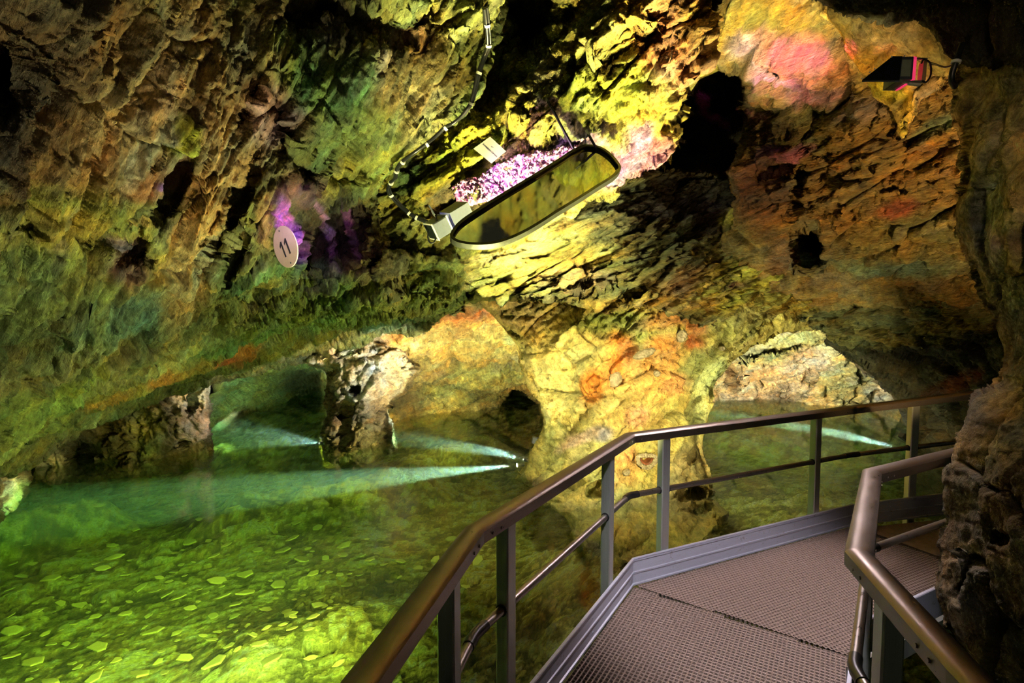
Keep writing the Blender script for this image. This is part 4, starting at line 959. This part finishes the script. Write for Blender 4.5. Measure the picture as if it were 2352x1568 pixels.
# round number plate
dc = surf(655, 567, ['ceiling'], 30, .11); phi = math.radians(38)
e1 = (RT * .34 - UP * .94).normalized(); b_ = (RT * .94 + UP * .34).normalized(); e2 = b_ * math.cos(phi) - FW * math.sin(phi); e2.normalize(); nn = e2.cross(-e1).normalized()
if nn.dot(Vector((0, 0, CAMZ)) - dc) < 0: nn = -nn
rad = 47 * dc.y / F
nb = empty('number_plate', dc); tag(nb, 'round cream plate with the number 11 on the left rock', 'sign')
o = MB().prism([dc + (e1 * math.cos(a) + e2 * math.sin(a)) * rad for a in [2 * math.pi * i / 56 for i in range(56)]], -nn * .008).build('plate', M['disc'], nb)
autosmooth(o)
H_ = rad * .78; up_ = -e1
one = [(.10, -.5), (.10, .5), (-.02, .5), (-.26, .28), (-.26, .14), (-.06, .28), (-.06, -.5)]
for off in (-.30, .30):
    MB().prism([dc + nn * .0015 + e2 * ((x + off) * H_ * .95) + up_ * (y * H_ - rad * .04) for x, y in one], nn * .0012).build('digit', M['ink'], nb)
for s_ in (-1, 1):
    q = dc + e1 * rad * .82 * s_; autosmooth(MB().tube([q - nn * .002, q + nn * .004], .007, 10).build('screw', M['lampbox'], nb))

# cable with white clips
cp = [(1112, 20), (1117, 58), (1120, 105), (1112, 130), (1098, 168), (1092, 195), (1080, 238), (1062, 265), (1040, 284), (1021, 294), (1000, 314), (978, 332), (950, 352), (923, 372), (909, 393), (906, 410), (896, 420), (891, 436), (897, 449), (915, 470), (938, 490), (955, 500), (978, 510)]
cpt = [surf(x, y, ['ceiling'], 12, .04) for x, y in cp]
for it in range(2): cpt = [cpt[0]] + [Vector((cpt[i].x, 0, cpt[i].z)) for i in range(1, len(cpt) - 1)] + [cpt[-1]] if False else cpt
dep = [q.y for q in cpt]
for it in range(3): dep = [dep[0]] + [min(dep[i], (dep[i - 1] + dep[i] * 2 + dep[i + 1]) / 4) for i in range(1, len(dep) - 1)] + [dep[-1]]
cpt = [P(x, y, d - .02) for (x, y), d in zip(cp, dep)]
cb = empty('lamp_cable', cpt[0]); tag(cb, 'black cable run held by white clips, following the rock edge to the grey floodlight', 'cable')
path = crom(cpt, 5)
for (dx, r_) in ((0, .016), (.022, .010)):
    autosmooth(MB().tube([q + Vector((dx, -.004, dx * .4)) for q in path], r_, 8).build('cable', M['cable'], cb), 80)
for i in (1, 2, 4, 6, 9, 11, 13, 14, 16, 18, 20, 21):
    q = cpt[i]; t = (cpt[min(i + 1, len(cpt) - 1)] - cpt[i - 1]).normalized()
    autosmooth(MB().tube([q + Vector((.008, 0, 0)) - t * .011, q + Vector((.008, 0, 0)) + t * .010], .025, 12).build('clip', M['white'], cb), 50)

# grey floodlight pair at the mirror's left end
fc = P(1007, 522, 4.72); fl = empty('floodlight', fc); tag(fl, 'grey box floodlight with hood at the left end of the mirror', 'floodlight')
ax = (RT * .74 + UP * .56 + FW * .36).normalized(); bx = (RT * .35 - UP * .80 + FW * .5); bx = (bx - ax * bx.dot(ax)).normalized(); cx_ = ax.cross(bx)
FB = basis(ax, bx, cx_)
autosmooth(MB().box(fc, (.15, .15, .17), FB, .008).build('housing', M['lampbox'], fl), 25)
MB().box(fc - ax * .080, (.012, .165, .185), FB, .004).build('rear_frame', M['white'], fl)
MB().box(fc - ax * .088, (.004, .13, .15), FB).build('rear_window', M['lampdark'], fl)
MB().box(fc + ax * .080, (.012, .165, .185), FB, .004).build('front_frame', M['white'], fl)
hc = fc + ax * .215
hb = MB()
for (off, sz) in ((bx * .085, (.21, .004, .20)), (-bx * .085, (.21, .004, .20)), (cx_ * .1, (.21, .17, .004)), (-cx_ * .1, (.21, .17, .004))): hb.box(hc + off, sz, FB)
hb.build('hood', M['lampbox'], fl)
lm = plain('lamp_glow', (.9, .85, 1), .4, emit=2.5, ecol=(.85, .75, 1))
MB().box(fc + ax * .09, (.004, .12, .14), FB).build('lens', lm, fl)
bc = P(994, 486, 4.70)
MB().box(bc, (.10, .012, .12), basis((RT * .5 - UP * .86).normalized(), (RT * .86 + UP * .5).normalized(), FW), .002).build('bracket', M['lampbox'], fl)
MB().box(P(1000, 500, 4.66), (.13, .01, .035), basis((RT * .5 - UP * .86).normalized(), (RT * .86 + UP * .5).normalized(), FW), .002).build('arm', M['alu'], fl)
autosmooth(MB().tube([fc - cx_ * .085 * (1 if cx_.y > 0 else -1) * -1, fc - cx_ * .095 * (1 if cx_.y > 0 else -1) * -1], .02, 14).build('knob', M['white'], fl))
lp_ = [P(985, 528, 4.68), P(983, 545, 4.66), P(988, 557, 4.66), P(997, 556, 4.66), P(1001, 546, 4.68)]
autosmooth(MB().tube(crom(lp_, 6), .007, 8).build('lead', M['cable'], fl), 80)

# floodlight on the right wedge
rc0 = P(2081, 155, 2.55); rl = empty('floodlight', rc0); tag(rl, 'floodlight with black triangular visor under the amber rock at top right', 'floodlight')
D0 = 2.55; dep_ = .11
def rp(x, y, dd=0): return P(x, y, D0 + dd)
tri = [(1980, 184), (2050, 129), (2072, 129), (2066, 184)]
MB().prism([rp(x, y, -.055) for x, y in tri], FW * .003).build('visor', M['lampdark'], rl)
MB().prism([rp(x, y, .055) for x, y in tri], FW * .003).build('visor', M['lampdark'], rl)
MB().prism([rp(1980, 184, -.055), rp(2066, 184, -.055), rp(2066, 184, .058), rp(1980, 184, .058)], UP * -.008).build('visor_floor', M['lampbox'], rl)
for (x, y) in ((1980, 180), (1998, 166), (2009, 158), (2048, 130), (2078, 128)):
    autosmooth(MB().tube([rp(x, y, -.062), rp(x, y, -.055)], .004, 8).build('screw', M['white'], rl))
hs = [(2072, 130), (2099, 130), (2095, 182), (2066, 182)]
MB().prism([rp(x, y, -.055) for x, y in hs], FW * .11).build('housing', M['lampbox'], rl)
MB().prism([rp(x, y, -.058) for x, y in ((2073, 137), (2094, 137), (2091, 175), (2069, 175))], FW * .003).build('side_window', plain('window_grey', (.42, .48, .34), .25), rl)
MB().prism([rp(x, y, -.05) for x, y in ((2099, 129), (2106, 131), (2102, 183), (2092, 186), (2096, 181))], FW * .10).build('rim', plain('gel_glow', (.8, .05, .12), .4, emit=.3, ecol=(1, .05, .16)), rl)
MB().prism([rp(x, y, -.05) for x, y in ((2100, 132), (2131, 133), (2131, 136), (2100, 135))], FW * .012).build('bracket', M['alu'], rl)
MB().prism([rp(x, y, -.05) for x, y in ((2080, 185), (2125, 184), (2125, 188), (2080, 189))], FW * .012).build('bracket', M['alu'], rl)
MB().prism([rp(x, y, -.04) for x, y in ((2122, 140), (2130, 139), (2126, 184), (2117, 183))], FW * .03).build('terminal_box', plain('box_tan', (.62, .40, .20), .5), rl)
MB().prism([rp(x, y, -.05) for x, y in ((2089, 189), (2115, 191), (2114, 196), (2088, 193))], FW * .012).build('handle', M['white'], rl)
autosmooth(MB().tube(crom([rp(2116, 146, -.05), rp(2122, 137, -.06), rp(2136, 145, -.06), rp(2138, 170, -.06), rp(2128, 188, -.06), rp(2118, 186, -.05)], 6), .004, 8).build('lead', M['cable'], rl), 80)
c2 = [P(2134, 143, 2.55), P(2150, 148, 2.5), P(2170, 154, 2.42), P(2188, 149, 2.36), P(2196, 138, 2.33), P(2203, 120, 2.3)]
o = MB().tube(crom(c2, 6), .004, 8).build('lamp_lead', M['cable']); autosmooth(o, 80); tag(o, 'thin dark lead drooping from the top right floodlight to the cable bundle', 'cable')
c3 = [P(2212, 100, 2.26), P(2204, 120, 2.26), P(2196, 142, 2.26), P(2188, 165, 2.27), P(2186, 185, 2.28), P(2193, 200, 2.30)]
cbx = empty('cable_bundle', c3[0]); tag(cbx, 'thick dark cable bundle with one pale clip on the foreground rock edge', 'cable')
autosmooth(MB().tube(crom(c3, 6), .012, 10).build('cable', M['cable'], cbx), 80)
autosmooth(MB().tube([c3[2] - (c3[3] - c3[1]).normalized() * .006, c3[2] + (c3[3] - c3[1]).normalized() * .006], .018, 14).build('clip', M['white'], cbx))

# lamps at the water
def water_lamp(px, py, d, tx, ty, td, label, r=.035, L=.13):
    a = P(px, py, d); b = P(tx, ty, td); dr_ = (b - a).normalized()
    e = empty('underwater_lamp', a); tag(e, label, 'lamp')
    autosmooth(MB().tube([a - dr_ * L, a - dr_ * .012], r, 16).build('housing', M['lampbox'], e))
    autosmooth(MB().tube([a - dr_ * .03, a - dr_ * .004], r * 1.15, 16).build('rim', M['alu'], e))
    gm = bpy.data.materials.get('lens_glow') or plain('lens_glow', (.8, .95, 1), .3, emit=40, ecol=(.75, .95, 1))
    MB().tube([a - dr_ * .006, a - dr_ * .002], r * .9, 16).build('lens', gm, e)
    return a, dr_
WL = [water_lamp(1187, 1068, 8.75, 640, 1118, 7.9, 'lower grey underwater lamp at the pillar foot shining level to the left'),
      water_lamp(1203, 1054, 9.0, 980, 975, 11.0, 'upper underwater lamp at the pillar foot shining away up left'),
      water_lamp(735, 1018, 10.0, 560, 985, 10.8, 'underwater lamp behind the left rock pier shining into the arch'),
      water_lamp(2080, 1032, 9.85, 1880, 985, 11.0, 'underwater lamp of the right basin beside the railing post')]
fb = P(1234, 1012, 8.3)
f2 = empty('floodlight', fb); tag(f2, 'small grey floodlight box on the left flank of the main pillar above the water', 'floodlight')
Bf = basis((RT * .97 - UP * .22).normalized(), FW, (RT * .22 + UP * .97).normalized())
MB().box(fb, (.17, .12, .10), Bf, .008).build('housing', M['lampbox'], f2)
MB().box(fb + Vector((.03, .02, -.06)), (.03, .03, .10), Bf).build('bracket', M['alu'], f2)
fb = P(2078, 1004, 9.6); f3 = empty('floodlight', fb); tag(f3, 'black floodlight box at the right basin edge just above its underwater lamp', 'floodlight')
Bf = basis((RT * .8 - UP * .6).normalized(), FW, (RT * .6 + UP * .8).normalized())
MB().box(fb, (.16, .12, .10), Bf, .006).build('housing', M['black'], f3)
MB().box(fb + Vector((.08, .04, -.05)), (.12, .03, .03), Bf).build('bracket', M['black'], f3)

# nodules of quartz in the pillar
def nodule(x, y, rx, ry, ang, label, gap=.02):
    c = surf(x, y, ['rock_pillar'], 10, gap); a = math.radians(ang); s = c.y / F
    u = (RT * math.cos(a) - UP * math.sin(a)); v = (RT * math.sin(a) + UP * math.cos(a)); vs = []; fs = []
    n = 28; rg = random.Random(int(x))
    for (k, h) in ((1.12, -.05), (1.0, .004), (.80, .022), (.5, .026), (.2, .018)):
        for j in range(n):
            t = 2 * math.pi * j / n; w = 1 + rg.uniform(-.07, .07)
            vs.append(c + (u * math.cos(t) * rx * s + v * math.sin(t) * ry * s) * k * w - FW * (h + rg.uniform(-.004, .004)))
    vs.append(c - FW * .016)
    for r_ in range(4):
        for j in range(n): fs.append((r_ * n + j, r_ * n + (j + 1) % n, r_ * n + n + (j + 1) % n, r_ * n + n + j))
    fs += [(4 * n + j, 4 * n + (j + 1) % n, 5 * n) for j in range(n)]
    o = MB().add(vs, fs).build('quartz_nodule', M['quartz'], None, True); tag(o, label, 'mineral nodule', 'nodules in the pillar'); return o
nodule(1412, 874, 21, 15, -55, 'grey rimmed oval quartz nodule low in the orange stain of the pillar')
nodule(1482, 812, 26, 9, -22, 'long curved pale quartz nodule high in the orange stain of the pillar')
nodule(1567, 772, 14, 11, -60, 'round pale quartz nodule with red heart below the slate ledge')
nodule(1510, 858, 7, 7, 0, 'tiny round quartz nodule right of the orange stain on the pillar')
nodule(1440, 1086, 9, 6, -30, 'small white quartz nodule beside the toothed geode')
nodule(1660, 800, 6, 5, 0, 'tiny dark-centred nodule at the pillar\'s right shoulder')

def geode(x, y, rx, ry, label):
    c = surf(x, y, ['rock_pillar'], 12, .03); s = c.y / F; e = empty('geode', c); tag(e, label, 'geode'); rg = random.Random(3)
    vs = []; n = 30
    for (k, h) in ((1.0, .01), (.72, -.01), (.4, -.06), (.1, -.09)):
        for j in range(n):
            t = 2 * math.pi * j / n; vs.append(c + (RT * math.cos(t) * rx * .66 * s + UP * (math.sin(t) * ry * .52 + .15 * ry * math.cos(t * 2)) * s) * k - FW * h)
    vs.append(c + FW * .09)
    fs = [(r_ * n + j, r_ * n + (j + 1) % n, r_ * n + n + (j + 1) % n, r_ * n + n + j) for r_ in range(3) for j in range(n)] + [(3 * n + j, 3 * n + (j + 1) % n, 4 * n) for j in range(n)]
    MB().add(vs, fs).build('cavity', plain('geode_cavity', (.20, .07, .03), .3, var=.5), e)
    mb = MB()
    for j in range(38):
        t = 2 * math.pi * j / 38; q = c + (RT * math.cos(t) * rx * .86 * s + UP * (math.sin(t) * ry * .80 + .18 * ry * math.cos(t * 2)) * s) - FW * .012
        dr_ = (RT * math.cos(t) + UP * math.sin(t)).normalized(); L = rg.uniform(.045, .07)
        mb.tube([q + dr_ * L * .5, q - dr_ * L * .3 - FW * .012, q - dr_ * L * .5 - FW * .004], [.012, .013, .004], 6)
    mb.build('quartz_rim', M['quartz'], e)
geode(1485, 1056, 24, 17, 'open geode with pale toothed rim and dark red hollow low on the pillar')
# ------------------------------------------------------------------ light
def spot(name, loc, tgt, e, col, ang=60, blend=.6, size=.05):
    l = bpy.data.lights.new(name, 'SPOT'); l.energy = e; l.color = col; l.spot_size = math.radians(ang); l.spot_blend = blend; l.shadow_soft_size = size
    o = bpy.data.objects.new(name, l); COL.objects.link(o); o.location = loc
    d = Vector(tgt) - Vector(loc); o.rotation_euler = d.to_track_quat('-Z', 'Y').to_euler(); return o
def point(name, loc, e, col, size=.1):
    l = bpy.data.lights.new(name, 'POINT'); l.energy = e; l.color = col; l.shadow_soft_size = size
    o = bpy.data.objects.new(name, l); COL.objects.link(o); o.location = loc; return o
WARM = (1, .80, .48); YEL = (1, .86, .40); CREAM = (1, .90, .66); AMB = (1, .58, .20); GRN = (.55, 1, .35); MAG = (1, .25, .75); VIO = (.62, .45, 1)
# spots on the rocks from the left, mostly unseen and without fixtures
spot('lamp_left_ceiling', (-.35, 2.5, -.2), P(460, 290, 3.3), 165, (1, .80, .40), 66, 1., .06)
spot('fill_left_ceiling', (.2, .4, 1.0), P(330, 300, 3.0), 13, (1, .76, .42), 80, 1., .12)  # unseen fill added near the camera to lift the left ceiling
spot('lamp_left_green', (-.6, 4.2, -.4), P(220, 660, 3.4), 85, (.92, 1, .44), 70, .9, .06)
spot('lamp_mid_ceiling', (.2, 3.5, -.35), P(800, 280, 4.2), 230, (.90, 1, .46), 55, .8, .04)
spot('lamp_ridge', (1.2, 6.0, -.45), P(720, 740, 6.0), 160, (.86, 1, .36), 70, .8, .05)
spot('lamp_left_arch', (.5, 7.4, .0), P(840, 850, 9.0), 520, CREAM, 44, .4, .03)
spot('lamp_left_shore', (-2.3, 7.6, .3), P(460, 940, 8.8), 130, CREAM, 22, .5, .02)
spot('lamp_top', (.5, 3.6, -.1), P(1390, 130, 4.8), 1700, (1, .88, .34), 56, .6, .03)
spot('fill_top_right', (2.5, 4.9, .0), P(1500, 160, 4.6), 700, (1, .80, .30), 44, .8, .03)  # added, unseen: brightens faces that lamp_top leaves dark
spot('lamp_sign', (.3, 3.3, .6), P(1180, 260, 5.3), 520, (1, .92, .34), 60, .8, .03)
spot('lamp_ledge', P(1240, 540, 5.2), P(1270, 640, 6.2), 170, (1, .92, .45), 130, .6, .04)
spot('lamp_pillar', (2.6, 4.6, .1), P(1430, 880, 7.0), 225, (1, .84, .40), 80, .8, .05)
spot('fill_pillar_crown', (-.2, 6.6, -.4), P(1230, 760, 8.4), 110, (1, .86, .42), 70, .8, .04)  # unseen spot added below to reach the pillar's dark top
spot('fill_arch_right', (3.0, 7.2, -.2), P(1730, 800, 7.8), 70, (1, .92, .50), 100, .8, .05)  # added for the pillar's right flank, no fixture there
spot('lamp_pillar_left', (-.1, 4.6, .6), P(1330, 960, 7.0), 95, (1, .84, .40), 60, .8, .04)
spot('fill_back', (-.7, 7.6, -.2), P(1060, 830, 10.5), 420, (1, .84, .42), 80, .7, .04)  # unseen, set in open air to brighten the back wall
spot('fill_arch_chamber', (-3.9, 9.6, .1), P(600, 850, 12), 120, (.78, 1, .42), 90, .7, .03)  # unseen spot put in to lighten the dark arch chamber
spot('lamp_basin', (3.6, 8.6, .1), P(1800, 860, 13.6), 1300, CREAM, 66, .6, .04)
spot('lamp_magenta', P(2050, 145, 2.55), P(1810, 165, 5.2), 3800, (1, .06, .50), 15, .8, .03)
spot('lamp_amber', (3.0, 2.6, .7), P(1950, 420, 5.2), 300, (1, .66, .26), 76, .8, .05)
spot('lamp_amber_top', (2.3, 3.4, 1.4), P(1860, 30, 4.6), 42, (1, .66, .20), 44, .8, .05)
spot('lamp_right_slate', (2.0, 5.2, .2), P(1820, 700, 7.0), 150, (1, .9, .42), 44, .8, .04)
spot('fill_wedge', (1.5, 2.3, 1.0), P(1985, 130, 3.4), 110, (1, .66, .20), 30, .7, .03)  # no fixture: added to bring out the wedge
spot('lamp_near_rock', (1.0, .6, 2.7), P(2300, 500, 2.0), 9, (1, .78, .5), 70, .9, .05)
spot('lamp_amethyst', P(1075, 470, 4.5), P(1230, 390, 5.3), 38, (.95, .52, 1), 60, .6, .02)
spot('lamp_violet', (.6, 3.2, 1.2), P(1450, 350, 5.2), 60, (.72, .35, 1), 20, .7, .03)
spot('lamp_number', P(700, 520, 3.3), P(656, 566, 4.2), 7, (1, .76, .80), 30, .5, .02)
spot('lamp_recess', P(690, 420, 3.5), P(690, 560, 4.8), 8, (.80, .42, 1), 50, .7, .02)
spot('lamp_walkway', (2.2, 4.2, 2.8), (1.55, 3.1, 0), 105, (.96, .82, .84), 78, .8, .12)
spot('lamp_walkway_front', (.4, 1.0, 3.0), (1.45, 3.3, 0), 290, (.92, .87, .96), 37, .8, .08)
# under water, then unseen spots added above it to light the bed
for nm, a, b, e, an in (('beam_a', (1187, 1068, 8.70), (640, 1120, 7.8), 20000, 9), ('beam_b', (1203, 1054, 8.95), (1000, 1003, 10.0), 10000, 16), ('beam_c', (735, 1018, 9.95), (600, 1000, 11), 7000, 18), ('beam_d', (2080, 1032, 9.8), (1880, 985, 11), 20000, 11)):
    spot(nm, P(*a), P(*b), e, (.72, .95, 1), an, .5, .02)
spot('glow_near', (-1.7, 2.7, -.75), (-3.2, 3.8, -1.6), 420, (.90, 1, .34), 150, .8, .06)
spot('bed_arch', (-3.5, 9.9, -.1), P(640, 960, 13), 700, (1, .93, .26), 80, .8, .03)
spot('bed_back', (-.5, 9.6, -.1), P(980, 1000, 12), 230, (1, .93, .26), 60, .8, .03)
spot('bed_basin', (2.9, 6.6, .1), P(1780, 1010, 9.5), 300, (1, .88, .40), 80, .8, .03)
spot('bed_left', (.3, 6.0, -.15), P(620, 1290, 5.4), 1300, (1, .90, .24), 30, 1., .02)
spot('bed_mid', (-.1, 4.2, -.1), P(780, 1330, 5.0), 420, (1, .90, .24), 60, 1., .02)
spot('bed_shore', (-1.6, 6.4, -.1), P(230, 1200, 6.8), 260, (.95, 1, .30), 60, 1., .02)
spot('bed_far', (.3, 7.6, -.1), P(800, 1075, 9.2), 700, (1, .88, .24), 30, 1., .02)

w = bpy.data.worlds.new('cave_air'); scene.world = w; w.use_nodes = True
w.node_tree.nodes['Background'].inputs[0].default_value = (.9, .85, .6, 1); w.node_tree.nodes['Background'].inputs[1].default_value = .007

cam = bpy.data.cameras.new('camera'); cam.sensor_width = 36; cam.lens = 36 * F / 2352; cam.clip_start = .02
co = bpy.data.objects.new('camera', cam); COL.objects.link(co); co.location = (0, 0, CAMZ); co.rotation_euler = (math.pi / 2 - TH, 0, 0); scene.camera = co
vs = scene.view_settings; vs.view_transform = 'Standard'; vs.look = 'None'; vs.gamma = 1; vs.use_curve_mapping = False; vs.exposure = 1.3
c = scene.cycles; c.max_bounces = 4; c.diffuse_bounces = 2; c.glossy_bounces = 3; c.transparent_max_bounces = 8; c.volume_bounces = 0; c.caustics_reflective = False; c.caustics_refractive = False; c.sample_clamp_indirect = 4; c.use_denoising = True
c.use_light_tree = False; c.use_adaptive_sampling = True; c.adaptive_threshold = .03; c.adaptive_min_samples = 16
